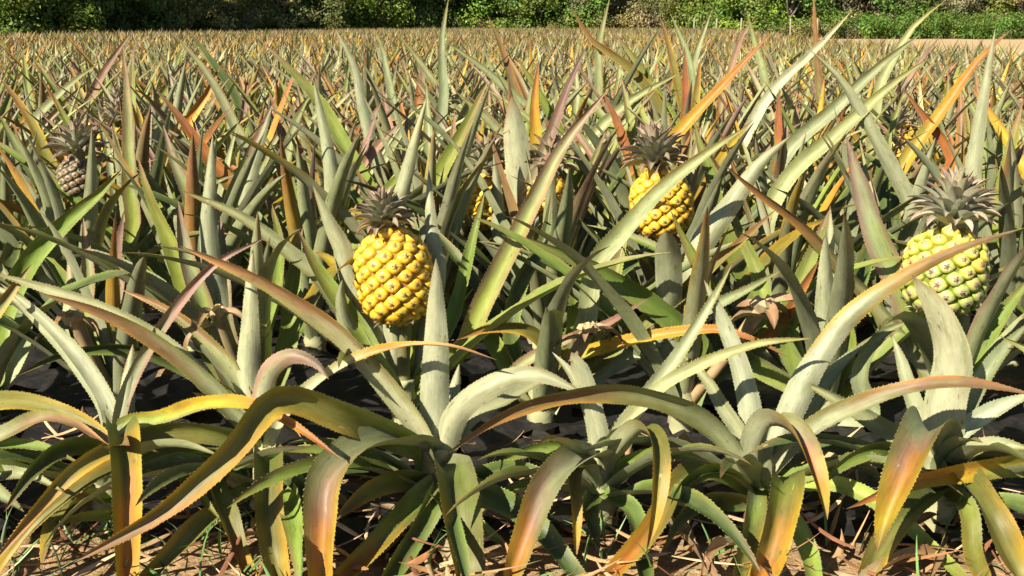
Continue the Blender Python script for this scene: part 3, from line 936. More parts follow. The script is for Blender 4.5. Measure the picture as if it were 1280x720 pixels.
# shared leaf meshes for the rows farther back
BANK = []
for tier in range(6):
    f = (tier + 0.5) / 6
    items = []
    for v in range(22):
        C, L, S = rosette_leaf(f, 0.58, 10, lean=.8)
        sty = random.choice(STYLES_FIELD) if f < 0.7 else random.choice(STYLES_FIELD + STYLES_LOW)
        a = leaf_arrays(C, L, S, RNG.uniform(.042, .057), sty, 4, 0.012, 0.40, rng=RNG)
        items.append((mesh_np('leaf', a[0], a[2], a[3], a[4], [M_LEAF], quads=a[1]), C))
    BANK.append(items)
for row in range(3, N_SPLIT):
    for pl in plants[row]:
        n = int(RNG.integers(22, 27))
        az0 = RNG.uniform(0, 6.28)
        sc0 = RNG.uniform(.82, 1.08)
        for k in range(n):
            f = (k + 0.5) / n
            for attempt in range(4):
                me, C = random.choice(BANK[min(5, int(f * 6))])
                az = az0 + k * 2.39996 + attempt * 0.9
                s = sc0 * RNG.uniform(.88, 1.1)
                ca, sa = math.cos(az), math.sin(az)
                z0 = 0.05 + 0.06 * (1 - f)
                Cw = np.stack([pl['x'] + s * (C[:, 0] * ca - C[:, 1] * sa), pl['y'] + s * (C[:, 0] * sa + C[:, 1] * ca), z0 + s * C[:, 2]], -1)
                if clear_of(Cw[2:], MINPY.get(row, 36)):
                    break
            else:
                continue
            o = link('leaf', me, pl['root'])
            o.location = (0, 0, z0)
            o.rotation_euler = (RNG.uniform(-.08, .08), RNG.uniform(-.08, .08), az)
            o.scale = (s, s, s)
            pl['leaves'].append(o)


# ------------------------------------------------------------------ plants farther back: one mesh each, then one mass
def plant_arrays(n, nseg, ncol, size, wmul=1.0, low=True, chan=0.36):
    Vs, Qs, Ps, Ls = [], [], [], []
    off = 0
    az0 = RNG.uniform(0, 6.28)
    for k in range(n):
        f = (k + 0.5) / n
        C, L, S = rosette_leaf(f, size, nseg, lean=.85)
        sty = random.choice(STYLES_FIELD + (['pale', 'lime', 'gold', 'pale', 'yellow', 'lime', 'pink'] if not low else []))
        v, q, t, p, l = leaf_arrays(C, L, S, RNG.uniform(.038, .054) * wmul, sty, ncol, 0, chan, rng=RNG)
        az = az0 + k * 2.39996
        ca, sa = math.cos(az), math.sin(az)
        v = v @ np.array([[ca, -sa, 0], [sa, ca, 0], [0, 0, 1]]).T + np.array([0, 0, 0.05 + 0.06 * (1 - f)])
        Vs.append(v)
        Qs.append(q + off)
        Ps.append(p)
        Ls.append(l)
        off += len(v)
    return np.concatenate(Vs), np.concatenate(Qs), np.concatenate(Ps), np.concatenate(Ls)


MIDV = []
for v in range(9):
    a = plant_arrays(25, 8, 2, 0.55)
    MIDV.append(mesh_np('pineapple_plant', a[0], None, a[2], a[3], [M_LEAF_FAR], quads=a[1]))
n_ind = sum(len(plants[r]) for r in range(N_SPLIT))
last_row = N_SPLIT
for r in range(N_SPLIT, 16):
    if n_ind + len(plants[r]) > 300:
        break
    for pl in plants[r]:
        o = link('pineapple_plant', random.choice(MIDV))
        o.location = (pl['x'], pl['y'], 0)
        o.rotation_euler = (RNG.uniform(-.06, .06), RNG.uniform(-.06, .06), RNG.uniform(0, 6.28))
        s = RNG.uniform(.82, 1.08)
        o.scale = (s, s, s)
        tag(o, None, 'pineapple plant', 'pineapple plants growing in rows')
        pl['root'] = o
    n_ind += len(plants[r])
    last_row = r + 1


def far_mass():
    lods = [(15, [plant_arrays(22, 6, 2, .52) for _ in range(6)]),
            (30, [plant_arrays(18, 4, 1, .50, 1.05, False, 0) for _ in range(8)]),
            (90, [plant_arrays(13, 3, 1, .50, 1.2, False, 0) for _ in range(10)])]
    buckets = {}
    rg = np.random.default_rng(77)
    for r in range(last_row, len(ROWY)):
        Y = ROWY[r]
        half = 690 / FPX * Y + 0.4
        xs = np.arange(-half, half, 0.283) + rg.uniform(-.04, .04, len(np.arange(-half, half, 0.283)))
        for x in xs:
            if x > right_edge(Y) + 0.25 * math.sin(Y):
                continue
            px = 640 + FPX * x / Y
            if Y > far_edge(px):
                continue
            li = 0 if Y < 15 else (1 if Y < 30 else 2)
            vi = int(rg.integers(len(lods[li][1])))
            buckets.setdefault((li, vi), []).append((x, Y + rg.uniform(-.06, .06), rg.uniform(0, 6.28), rg.uniform(.78, 1.1)))
    Vs, Qs, Ps, Ls = [], [], [], []
    off = 0
    for (li, vi), lst in buckets.items():
        v, q, p, l = lods[li][1][vi]
        A = np.array(lst)
        ca, sa = np.cos(A[:, 2]), np.sin(A[:, 2])
        X = A[:, 0, None] + A[:, 3, None] * (v[None, :, 0] * ca[:, None] - v[None, :, 1] * sa[:, None])
        Yy = A[:, 1, None] + A[:, 3, None] * (v[None, :, 0] * sa[:, None] + v[None, :, 1] * ca[:, None])
        Z = A[:, 3, None] * np.repeat(v[None, :, 2], len(A), 0)
        Vs.append(np.stack([X, Yy, Z], -1).reshape(-1, 3))
        Qs.append((q[None] + (off + np.arange(len(A)) * len(v))[:, None, None]).reshape(-1, 4))
        tint = rg.uniform(.82, 1.18, (len(A), 1, 1)) * np.stack([rg.uniform(.92, 1.05, len(A)), np.ones(len(A)), rg.uniform(.8, 1.0, len(A))], -1)[:, None, :]
        Ps.append(np.clip(p[None] * tint, 0, .8).reshape(-1, 3))
        Ls.append(np.tile(l, (len(A), 1)))
        off += len(v) * len(A)
    me = mesh_np('pineapple_crop', np.concatenate(Vs), None, np.concatenate(Ps), np.concatenate(Ls), [M_LEAF_FAR], quads=np.concatenate(Qs))
    o = link('pineapple_crop', me)
    tag(o, 'distant mass of pineapple plants stretching back to the trees', 'crop', kind='stuff')
    return o


far_mass()

# ------------------------------------------------------------------ pineapples
def eye_mesh(kind, seed):
    rg = np.random.default_rng(seed)
    m = 10
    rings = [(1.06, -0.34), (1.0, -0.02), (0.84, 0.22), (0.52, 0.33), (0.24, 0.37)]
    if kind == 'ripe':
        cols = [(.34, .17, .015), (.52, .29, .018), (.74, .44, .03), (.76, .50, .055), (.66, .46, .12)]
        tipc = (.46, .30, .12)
    elif kind == 'turning':
        cols = [(.16, .19, .02), (.34, .33, .03), (.58, .52, .09), (.62, .56, .17), (.50, .42, .18)]
        tipc = (.30, .20, .12)
    elif kind == 'green':
        cols = [(.08, .12, .012), (.17, .24, .025), (.36, .40, .09), (.46, .44, .20), (.44, .38, .22)]
        tipc = (.28, .19, .12)
    else:
        cols = [(.07, .06, .03), (.12, .10, .05), (.20, .17, .10), (.24, .18, .13), (.26, .18, .13)]
        tipc = (.22, .12, .09)
    V, P = [], []
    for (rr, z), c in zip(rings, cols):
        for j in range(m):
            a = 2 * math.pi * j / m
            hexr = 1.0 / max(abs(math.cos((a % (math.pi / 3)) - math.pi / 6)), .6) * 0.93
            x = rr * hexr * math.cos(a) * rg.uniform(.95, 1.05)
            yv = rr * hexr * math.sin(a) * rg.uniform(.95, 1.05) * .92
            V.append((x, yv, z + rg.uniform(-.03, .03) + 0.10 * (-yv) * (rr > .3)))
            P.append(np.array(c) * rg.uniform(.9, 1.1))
    nr = len(rings)
    q = [(i * m + j, i * m + (j + 1) % m, (i + 1) * m + (j + 1) % m, (i + 1) * m + j) for i in range(nr - 1) for j in range(m)]
    c0 = len(V)
    V.append((0, 0, .40))
    P.append(cols[-1])
    t = [((nr - 1) * m + j, (nr - 1) * m + (j + 1) % m, c0) for j in range(m)]
    # the dry bract: a pointed scale that bends up over the middle, and withered sepals
    b = len(V)
    for (x, yv, z) in ((-.34, -.40, .32), (.34, -.40, .32), (.0, -.28, .47), (.03, .22, .74), (-.2, .0, .43), (.2, .0, .43)):
        V.append((x, yv, z))
        P.append(np.array(tipc) * rg.uniform(.7, 1.3) if yv > -.3 else np.array(cols[3]))
    t += [(b, b + 2, b + 4), (b + 1, b + 5, b + 2), (b + 4, b + 2, b + 3), (b + 2, b + 5, b + 3), (b, b + 1, b + 2)]
    for s in range(5):
        a = s * 1.257 + rg.uniform(-.3, .3)
        i0 = len(V)
        for dx, r_, z in ((-.4, .18, .39), (.4, .18, .39), (0, .52, .56)):
            V.append((r_ * math.cos(a + dx), r_ * math.sin(a + dx), z))
            P.append(np.array(tipc) * rg.uniform(.35, 1.5))
        t.append((i0, i0 + 1, i0 + 2))
    return mesh_np('eye', V, t, np.array(P), None, [M_EYE], quads=q)


EYES = {k: [eye_mesh(k, 40 + i) for i in range(4)] for k in ('ripe', 'turning', 'green', 'young')}


def crown_leaves(style, nv=10):
    out = []
    for v in range(nv):
        f = v / (nv - 1)
        L = 0.050 + 0.016 * math.sin(f * 2.4)
        n = 8
        s = np.linspace(0, 1, n + 1)
        ang = R(84 - 58 * f) - R(10 + 62 * f) * s ** 1.5 * (1 if f > .15 else .3)
        d = np.stack([np.cos(ang), 0.08 * RNG.uniform(-1, 1) * s, np.sin(ang)], -1)
        C = np.concatenate([[np.zeros(3)], np.cumsum((d[1:] + d[:-1]) / 2 * L / n, axis=0)])
        S = np.tile(np.array([0, -1.0, 0]), (n + 1, 1))
        a = leaf_arrays(C, L, S, 0.025, style, 4, 0.005, 0.5, rng=RNG)
        out.append(mesh_np('crown_leaf', a[0], a[2], a[3], a[4], [M_LEAF], quads=a[1]))
    return out


CROWN = {'crown': crown_leaves('crown'), 'crownp': crown_leaves('crownp')}


def lathe(name, prof, m, col, mat, noise_amp=0.0, seed=0):
    rg = np.random.default_rng(seed)
    V, P = [], []
    for r_, z in prof:
        for j in range(m):
            a = 2 * math.pi * j / m
            k = 1 + rg.uniform(-noise_amp, noise_amp)
            V.append((r_ * k * math.cos(a), r_ * k * math.sin(a), z))
            P.append(np.array(col) * rg.uniform(.85, 1.15))
    n = len(prof)
    q = [(i * m + j, i * m + (j + 1) % m, (i + 1) * m + (j + 1) % m, (i + 1) * m + j) for i in range(n - 1) for j in range(m)]
    for i, (r_, z) in ((0, prof[0]), (n - 1, prof[-1])):
        V.append((0, 0, z))
        P.append(col)
    t = [((j + 1) % m, j, n * m) for j in range(m)] + [((n - 1) * m + j, (n - 1) * m + (j + 1) % m, n * m + 1) for j in range(m)]
    return mesh_np(name, V, t, np.array(P), None, [mat], quads=q)


def tube(name, pts, rads, m, col, mat):
    C, L = spline(pts, 8)
    rr = np.interp(np.linspace(0, 1, 9), np.linspace(0, 1, len(rads)), rads)
    Tn = unit(np.gradient(C, axis=0))
    A = unit(np.cross(Tn, np.array([0.3, 1, 0.1])))
    B = np.cross(Tn, A)
    V = []
    for i in range(9):
        for j in range(m):
            a = 2 * math.pi * j / m
            V.append(C[i] + rr[i] * (math.cos(a) * A[i] + math.sin(a) * B[i]))
    q = [(i * m + j, i * m + (j + 1) % m, (i + 1) * m + (j + 1) % m, (i + 1) * m + j) for i in range(8) for j in range(m)]
    P = np.tile(np.array(col), (len(V), 1)) * RNG.uniform(.85, 1.15, (len(V), 1))
    return mesh_np(name, V, None, P, None, [mat], quads=q)


def body_profile(Rm, H, n):
    s = np.linspace(0, 1, n)
    r_ = Rm * np.clip(1 - np.abs(2 * s - 0.96) ** 3.0, 0.10, 1) ** 0.55 * (1.02 - 0.10 * s)
    r_[-1] = max(r_[-1], Rm * .30)
    return s * H, r_


def pineapple(cen_px, top_px, Y, Rm, H, ripe, label, row, n_eye=140, crown='crown', crown_s=1.0, n_crown=64, lean_y=0.0):
    """cen_px: middle of the fruit, top_px: middle of the crown, both pixels at distance Y"""
    c = at(*cen_px, Y)
    tpt = at(*top_px, Y + lean_y)
    ax = (tpt - c).normalized()
    base = c - ax * H / 2
    root = link('pineapple', None)
    root.empty_display_size = .05
    rot = ax.to_track_quat('Z', 'Y')
    root.rotation_mode = 'QUATERNION'
    root.rotation_quaternion = rot
    root.location = base
    tag(root, label, 'pineapple', 'pineapples ripening among the leaves')
    zz, rr = body_profile(Rm, H, 15)
    core = {'ripe': (.34, .19, .03), 'turning': (.18, .19, .03), 'young': (.09, .07, .04)}[ripe]
    body = link('body', lathe('body', list(zip(rr * .93, zz)), 24, core, M_EYE, 0.02), root)
    # spiral of eyes
    area = np.concatenate([[0], np.cumsum(2 * math.pi * (rr[1:] + rr[:-1]) / 2 * np.hypot(np.diff(rr), np.diff(zz)))])
    cell = math.sqrt(area[-1] / n_eye)
    for i in range(n_eye):
        a_ = area[-1] * (i + .5) / n_eye
        z = float(np.interp(a_, area, zz))
        r_ = float(np.interp(z, zz, rr))
        dr = (float(np.interp(z + .004, zz, rr)) - float(np.interp(z - .004, zz, rr))) / .008
        ang = i * 2.399963
        nrm = Vector((math.cos(ang), math.sin(ang), -dr)).normalized()
        X = Vector((-math.sin(ang), math.cos(ang), 0))
        Yv = nrm.cross(X)
        kk = 'ripe' if ripe == 'ripe' else ripe
        if ripe == 'turning':
            kk = 'green' if (z < H * .62 + 0.02 * math.sin(3 * ang)) else 'turning'
        s = cell * 0.555 * RNG.uniform(.93, 1.07)
        ang += RNG.uniform(-.03, .03)
        nrm = (nrm + Vector(RNG.normal(0, .07, 3))).normalized()
        X = (X - nrm * X.dot(nrm)).normalized()
        Yv = nrm.cross(X)
        M = Matrix(((X.x * s, Yv.x * s, nrm.x * s, r_ * math.cos(ang) * .955), (X.y * s, Yv.y * s, nrm.y * s, r_ * math.sin(ang) * .955),
                    (X.z * s, Yv.z * s, nrm.z * s, z), (0, 0, 0, 1)))
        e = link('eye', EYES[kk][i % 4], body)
        e.matrix_local = M
    # crown
    cr = link('crown', lathe('crown', [(.020 * crown_s, -.006), (.017 * crown_s, .015), (.012 * crown_s, .035), (.004, .05 * crown_s)], 10, (.22, .20, .13), M_DRY), root)
    cr.location = (0, 0, H - 0.004)
    for i in range(n_crown):
        f = 1 - (i + .5) / n_crown
        me = CROWN[crown][min(9, int(f * 10))]
        o = link('crown_leaf', me, cr)
        az = i * 2.399963 + RNG.uniform(-.2, .2)
        r_ = (.004 + .014 * f) * crown_s
        o.location = (r_ * math.cos(az), r_ * math.sin(az), (.006 + .042 * (1 - f)) * crown_s)
        o.rotation_euler = (RNG.uniform(-.1, .1), RNG.uniform(-.12, .12), az)
        s = crown_s * RNG.uniform(.85, 1.12)
        o.scale = (s, s, s)
    # stalk down to the plant
    pl = min(plants[row], key=lambda p: abs(p['x'] - base.x))
    inv = rot.to_matrix().inverted()
    foot = inv @ (Vector((pl['x'], pl['y'], .10)) - base)
    mid = inv @ (Vector(((pl['x'] + base.x) / 2, (pl['y'] + base.y) / 2, (base.z * .6 + .04))) - base)
    link('stalk', tube('stalk', [foot, mid, (0, 0, -.01), (0, 0, .02)], [.014, .013, .014, .016], 8, (.20, .19, .09), M_DRY), root)
    # a few short bracts under the fruit
    for i in range(5):
        o = link('bract', CROWN[crown][7], root)
        az = i * 1.257 + .4
        o.location = (.014 * math.cos(az), .014 * math.sin(az), -.012)
        o.rotation_euler = (0, 0, az)
        o.scale = (.9, .9, .9)
    return root


pineapple((493, 343), (477, 262), 2.10, .0755, .178, 'ripe', 'ripe golden yellow pineapple with grey pink crown beside a tall pale leaf', 1, 112, 'crown', .84, 66)
pineapple((826, 253), (819, 190), 2.56, .0720, .150, 'ripe', 'golden pineapple with dark purplish crown behind a slanting green leaf', 2, 108, 'crown', 1.12, 74)
pineapple((1181, 337), (1196, 242), 2.12, .0800, .165, 'turning', 'green and yellow unripe pineapple with large pale silvery crown', 1, 100, 'crownp', 1.18, 80)
pineapple((605, 252), (609, 195), 2.72, .060, .13, 'ripe', 'yellow pineapple mostly hidden behind leaves beside a broad blunt pale leaf', 2, 100, 'crown', 1.0, 40)
pineapple((681, 246), (690, 190), 2.66, .052, .12, 'ripe', 'small yellow pineapple half hidden below a bright yellow leaf', 2, 90, 'crown', 1.0, 40)
pineapple((97, 222), (96, 196), 2.66, .048, .09, 'young', 'young purplish brown pineapple without ripe colour among the shaded leaves', 2, 90, 'crown', 1.0, 50)
pineapple((545, 165), (548, 138), 3.9, .055, .12, 'ripe', 'small pineapple deep in the fifth line with only its crown well seen', 5, 80, 'crown', 1.1, 40)
pineapple((1121, 188), (1120, 164), 3.6, .055, .11, 'ripe', 'small golden pineapple lit between crossing grey leaves near the unripe one', 4, 80, 'crown', 1.0, 40)
pineapple((142, 176), (143, 158), 4.0, .055, .11, 'ripe', 'tiny golden pineapple showing behind the young purplish brown one', 5, 80, 'crown', 1.0, 40)

# fruit farther back in the crop, seen as yellow spots
fr = np.random.default_rng(21)
n_f = 0
for r in range(6, last_row):
    for pl in plants[r]:
        if fr.uniform() < 0.10:
            p = (pl['x'] + fr.uniform(-.05, .05), pl['y'] - .05, .36 + fr.uniform(-.04, .06))
            u, v, d = proj(p)
            if not (-20 < u < 1300):
                continue
            u2, v2, _ = proj((p[0] + fr.uniform(-.02, .02), p[1], p[2] + .12))
            pineapple((u, v), (u2, v2), p[1], .055, .125, 'ripe',
                      'far yellow pineapple glimpsed between leaves in the %s line of plants' % ORD[r], r, 46, 'crown', 1.0, 26)
            n_f += 1

# ------------------------------------------------------------------ withered stalks left where fruit was cut


def cut_stalk(px, py, Y, row, label, s=1.0):
    top = at(px, py, Y)
    pl = min(plants[row], key=lambda p: abs(p['x'] - top.x))
    root = link('cut_fruit_stalk', None)
    root.location = (pl['x'], pl['y'], 0.05)
    tag(root, label, 'cut stalk', 'cut fruit stalks')
    o = Vector(root.location)
    loc = top - o
    link('stalk', tube('stalk', [(0, 0, 0.02), loc * .6, loc], [.011, .011, .014], 8, (.34, .25, .14), M_DRY), root)
    # torn pale top
    V, P = [], []
    m = 12
    for i in range(3):
        for j in range(m):
            a = 2 * math.pi * j / m
            rr = (.013, .019, .010)[i] * s * RNG.uniform(.8, 1.25)
            V.append((loc.x + rr * math.cos(a), loc.y + rr * math.sin(a), loc.z + (-.008, .004, .014)[i] * s + RNG.uniform(-.005, .005)))
            P.append(np.array((.50, .40, .25)) * RNG.uniform(.6, 1.1))
    V.append((loc.x, loc.y, loc.z + .006))
    P.append((.42, .30, .18))
    q = [(i * m + j, i * m + (j + 1) % m, (i + 1) * m + (j + 1) % m, (i + 1) * m + j) for i in range(2) for j in range(m)]
    t = [(2 * m + j, 2 * m + (j + 1) % m, 3 * m) for j in range(m)]
    link('torn_end', mesh_np('torn_end', V, t, np.array(P), None, [M_DRY], quads=q, smooth=False), root)
    for k in range(5):
        az = k * 1.25 + RNG.uniform(-.3, .3) - 1.6
        n = 8
        ss = np.linspace(0, 1, n + 1)
        L = RNG.uniform(.05, .10) * s
        ang = R(RNG.uniform(10, 40)) - R(RNG.uniform(60, 120)) * ss
        d = np.stack([np.cos(ang) * math.cos(az), np.cos(ang) * math.sin(az), np.sin(ang)], -1)
        C = np.concatenate([[np.zeros(3)], np.cumsum((d[1:] + d[:-1]) / 2 * L / n, axis=0)]) + np.array(loc) - np.array((0, 0, .012 * k * .5))
        S = np.tile(np.array([math.sin(az), -math.cos(az), 0]), (n + 1, 1))
        a = leaf_arrays(C, L, S, .024 * s, random.choice(['dry', 'dry', 'pink']), 4, 0, .5, rng=RNG, wave=.2)
        link('bract', mesh_np('bract', a[0], None, a[3], a[4], [M_LEAF], quads=a[1]), root)


cut_stalk(272, 392, 2.02, 1, 'withered tan cut fruit stalk between pinkish leaves over dark arching leaves')
cut_stalk(736, 412, 2.02, 1, 'withered cream cut fruit stalk above the long golden yellow leaf')
cut_stalk(953, 383, 2.05, 1, 'withered cut fruit stalk with an orange brown bract below orange leaf', 1.25)
cut_stalk(92, 398, 2.05, 1, 'withered brown cut fruit stalk behind the long pale arching leaves')

# ------------------------------------------------------------------ mulch film, litter, weeds on the soil
m, nt, b, out = new_mat('black_mulch_film')
tc = node(nt, 'ShaderNodeTexCoord').outputs['Object']
nn = noise(nt, tc, 22, 5, .65)
col = mixrgb(nt, 'MIX', ramp(nt, nn, [(.45, 0), (.7, .55)]), (.012, .012, .013), (.055, .048, .042))  # film colour blackened to stand in for shade between the rows
nt.links.new(col, b.inputs['Base Color'])
b.inputs['Roughness'].default_value = .5
b.inputs['Specular IOR Level'].default_value = .25
bm = node(nt, 'ShaderNodeBump')
bm.inputs['Strength'].default_value = .6
bm.inputs['Distance'].default_value = .01
nt.links.new(nn, bm.inputs['Height'])
nt.links.new(bm.outputs[0], b.inputs['Normal'])
M_FILM = m


def film():
    rg = np.random.default_rng(8)
    nx, ny = 130, 52
    xs = np.linspace(-1.7, 1.7, nx)
    V = np.zeros((nx, ny, 3))
    for i, x in enumerate(xs):
        e = 1.66 + .035 * math.sin(x * 6.1) + .03 * math.sin(x * 17 + 1) + rg.uniform(-.012, .012)
        ys = np.linspace(e, 3.5, ny)  # sheet runs on behind the front bed as painted shade for the gaps
        V[i, :, 0] = x + rg.normal(0, .003, ny)
        V[i, :, 1] = ys
        V[i, :, 2] = .018 + .03 * np.sin(np.linspace(0, math.pi, ny)) + rg.normal(0, .0045, ny) + .007 * np.sin(x * 23 + ys * 15)
    idx = np.arange(nx * ny).reshape(nx, ny)
    q = np.stack([idx[:-1, :-1], idx[1:, :-1], idx[1:, 1:], idx[:-1, 1:]], -1).reshape(-1, 4)
    keep = rg.uniform(size=len(q)) > .04
    P = V.reshape(-1, 3)
    cen = P[q].mean(1)
    hole = np.sin(cen[:, 0] * 9.3 + 1.3 * np.sin(cen[:, 1] * 21)) * np.sin(cen[:, 1] * 13 + cen[:, 0] * 3) > .72
    o = link('mulch_film', mesh_np('mulch_film', P, None, quads=q[keep & ~hole], mats=[M_FILM]))
    tag(o, 'torn black plastic mulch film under the front plants, extended to darken shaded gaps', 'plastic film')


film()


def strips(name, n, box, lrange, wrange, cols, zr, up, label, cat, mat, seed, dens=None):
    rg = np.random.default_rng(seed)
    Vs, Qs, Ps = [], [], []
    off = 0
    ns = 6
    s = np.linspace(0, 1, ns + 1)
    for i in range(n):
        x = rg.uniform(box[0], box[1])
        yv = rg.uniform(box[2], box[3])
        if dens is not None and rg.uniform() > dens(x, yv):
            continue
        L = rg.uniform(*lrange)
        W = rg.uniform(*wrange)
        az = rg.uniform(0, 6.28)
        el = rg.uniform(*up)
        bend = rg.uniform(-1.0, 1.0) if up[1] < .7 else rg.uniform(.2, 1.3)
        yaw = az + rg.uniform(-1.2, 1.2) * s
        ang = el - bend * s * (.5 if up[1] < .7 else 1)
        d = np.stack([np.cos(ang) * np.cos(yaw), np.cos(ang) * np.sin(yaw), np.sin(ang)], -1)
        C = np.concatenate([[np.zeros(3)], np.cumsum((d[1:] + d[:-1]) / 2 * L / ns, axis=0)])
        C[:, 2] = np.abs(C[:, 2]) + rg.uniform(*zr)
        C += np.array([x, yv, 0])
        tw = rg.uniform(-1.2, 1.2) * s + rg.uniform(-.6, .6)
        S = np.stack([-np.sin(yaw) * np.cos(tw), np.cos(yaw) * np.cos(tw), np.sin(tw)], -1)
        w = (W * .5 * np.minimum(1, .5 + 2 * s) * np.clip(1 - s ** 3, .05, 1))[:, None]
        Tn = unit(np.gradient(C, axis=0))
        Nn = unit(np.cross(S, Tn))
        V = np.stack([C - S * w + Nn * w * .5, C, C + S * w + Nn * w * .5], 1)
        V[..., 2] = np.maximum(V[..., 2], .003)
        idx = np.arange((ns + 1) * 3).reshape(ns + 1, 3)
        q = np.stack([idx[:-1, :-1], idx[1:, :-1], idx[1:, 1:], idx[:-1, 1:]], -1).reshape(-1, 4)
        c = np.array(cols[rg.integers(len(cols))]) * rg.uniform(.75, 1.2)
        Vs.append(V.reshape(-1, 3))
        Qs.append(q + off)
        Ps.append(np.tile(c, ((ns + 1) * 3, 1)) * rg.uniform(.85, 1.1, ((ns + 1) * 3, 1)))
        off += (ns + 1) * 3
    me = mesh_np(name, np.concatenate(Vs), None, np.concatenate(Ps), None, [mat], quads=np.concatenate(Qs))
    return tag(link(name, me), label, cat, kind='stuff')


DRYC = [(.44, .31, .18), (.40, .26, .14), (.50, .38, .24), (.30, .16, .08), (.20, .10, .06), (.56, .44, .30)]
strips('dry_leaf_litter', 1050, (-1.5, 1.5, 1.40, 2.1), (.02, .15), (.003, .012), DRYC, (.004, .035), (-.1, .45),
       'dry tan leaf litter strewn over the soil below the front plants', 'leaf litter', M_DRY, 4)
strips('grass_weeds', 620, (-1.4, 1.4, 1.40, 1.72), (.04, .12), (.003, .0075), [(.10, .19, .05), (.13, .24, .08), (.16, .22, .12)], (0, .004), (.7, 1.5),
       'short green grass weeds sprouting on the bare soil', 'grass', M_DRY, 9,
       lambda x, yv: 1.0 if x < -.35 else (.35 if x < .3 else .12))
# larger dry leaves, one by one
fl = np.random.default_rng(15)
for i in range(26):
    x, yv = fl.uniform(-1.0, 1.0), fl.uniform(1.46, 1.78)
    L = fl.uniform(.14, .30)
    n = 12
    s = np.linspace(0, 1, n + 1)
    az = fl.uniform(0, 6.28)
    yaw = az + fl.uniform(-.8, .8) * s
    C = np.concatenate([[np.zeros(3)], np.cumsum(np.stack([np.cos(yaw), np.sin(yaw), 0 * s], -1)[1:] * L / n, axis=0)])
    C[:, 2] = .012 + .03 * np.sin(s * math.pi) * fl.uniform(.2, 1)
    tw = fl.uniform(-.7, .7) + fl.uniform(-1, 1) * s
    S = np.stack([np.sin(yaw) * np.cos(tw), -np.cos(yaw) * np.cos(tw), np.sin(tw)], -1)
    a = leaf_arrays(C, L, S, fl.uniform(.014, .028), 'dry', 4, 0.012, fl.uniform(.4, .9), rng=fl, wave=.25)
    v = a[0]
    v[:, 2] = np.maximum(v[:, 2], .006)
    o = link('dry_leaf', mesh_np('dry_leaf', v, a[2], a[3], a[4], [M_LEAF], quads=a[1]))
    o.location = (x, yv, 0)
    tag(o, 'fallen dry tan pineapple leaf lying on the soil in the litter', 'dry leaf', 'fallen dry leaves on the soil')

# ------------------------------------------------------------------ labels of the plants
L0 = ['pineapple plant with olive arching leaves left of the orange hanging leaf',
      'pineapple plant with one broad hanging green leaf turning orange along its edge',
      'pineapple plant with many long pale leaves arching over withered stalk',
      'pineapple plant with tall upright pale leaf in front of the ripe yellow pineapple',
      'smaller pineapple plant with a stubby blunt pale upright leaf',
      'pineapple plant with long pale leaf turning orange that crosses the unripe pineapple',
      'pineapple plant with very broad pale blotched leaf below the unripe pineapple',
      'pineapple plant whose golden brown leaf reaches across beneath a broad hanging leaf']
for pl, lb in zip(plants[0], L0):
    tag(pl['root'], lb)
L1 = {3: 'pineapple plant bearing the ripe golden fruit beside the tall pale leaf',
      7: 'pineapple plant bearing the green and yellow unripe fruit',
      4: 'pineapple plant with a long green leaf blushing orange along its edge',
      5: 'pineapple plant with broad dark green leaf slanting behind the golden leaf'}
for r in range(last_row):
    for i, pl in enumerate(plants[r]):
        if r == 0:
            continue
        if r == 1 and i in L1:
            tag(pl['root'], L1[i])
        elif r == 1:
            tag(pl['root'], 'fruitless grey green pineapple plant in the second line from the bare soil')
        elif r == 2 and i == 6:
            tag(pl['root'], 'pineapple plant bearing golden fruit with dark purplish crown')
        else:
            tag(pl['root'], 'spiny grey green pineapple plant in the %s line back from the bare soil' % ORD[r])
WORD = {'yellow': 'a bright yellow leaf', 'gold': 'a long golden orange leaf', 'rust': 'a rusty orange red leaf', 'pink': 'a pinkish leaf',
        'bronze': 'a bronze brown leaf', 'olive': 'an olive green leaf', 'blush': 'a pink edged green leaf', 'lime': 'a yellow green leaf',
        'green': 'a deep green leaf', 'dark': 'a dark green leaf', 'pale': 'a broad pale leaf', 'sage': 'a long grey green leaf'}
ORDER = list(WORD)
for r in range(1, N_SPLIT):
    seen = {}
    for i, pl in enumerate(plants[r]):
        if not pl.get('tr') or (r == 1 and i in L1) or (r == 2 and i == 6):
            continue
        st = sorted(set(x for x in pl['tr'] if x in WORD), key=ORDER.index)[:2]
        if st:
            lb = 'plant in %s crop line with %s' % (ORD[r], ' and '.join(WORD[x] for x in st))
            if len(lb.split()) > 16:
                lb = 'plant in %s crop line with %s' % (ORD[r], WORD[st[0]])
            seen.setdefault(lb, []).append(pl)
    for lb, ps in seen.items():
        if len(ps) == 1:
            ps[0]['root']['label'] = lb

# ------------------------------------------------------------------ trees and shrubs behind the field


def foliage_material():
    m, nt, b, out = new_mat('tree_foliage')
    oc = node(nt, 'ShaderNodeObjectInfo')
    pig = node(nt, 'ShaderNodeAttribute', attribute_name='pig').outputs['Color']
    col = mixrgb(nt, 'MULTIPLY', 1.0, oc.outputs['Color'], pig)
    nt.links.new(col, b.inputs['Base Color'])
    b.inputs['Roughness'].default_value = .55
    b.inputs['Specular IOR Level'].default_value = .25
    tr = node(nt, 'ShaderNodeBsdfTranslucent')
    nt.links.new(col, tr.inputs[0])
    ms = node(nt, 'ShaderNodeMixShader')
    ms.inputs[0].default_value = .2
    nt.links.new(b.outputs[0], ms.inputs[1])
    nt.links.new(tr.outputs[0], ms.inputs[2])
    nt.links.new(ms.outputs[0], out.inputs[0])
    return m


M_FOL = foliage_material()
M_BARK = pig_material('bark', .9, .1, 9, .4)


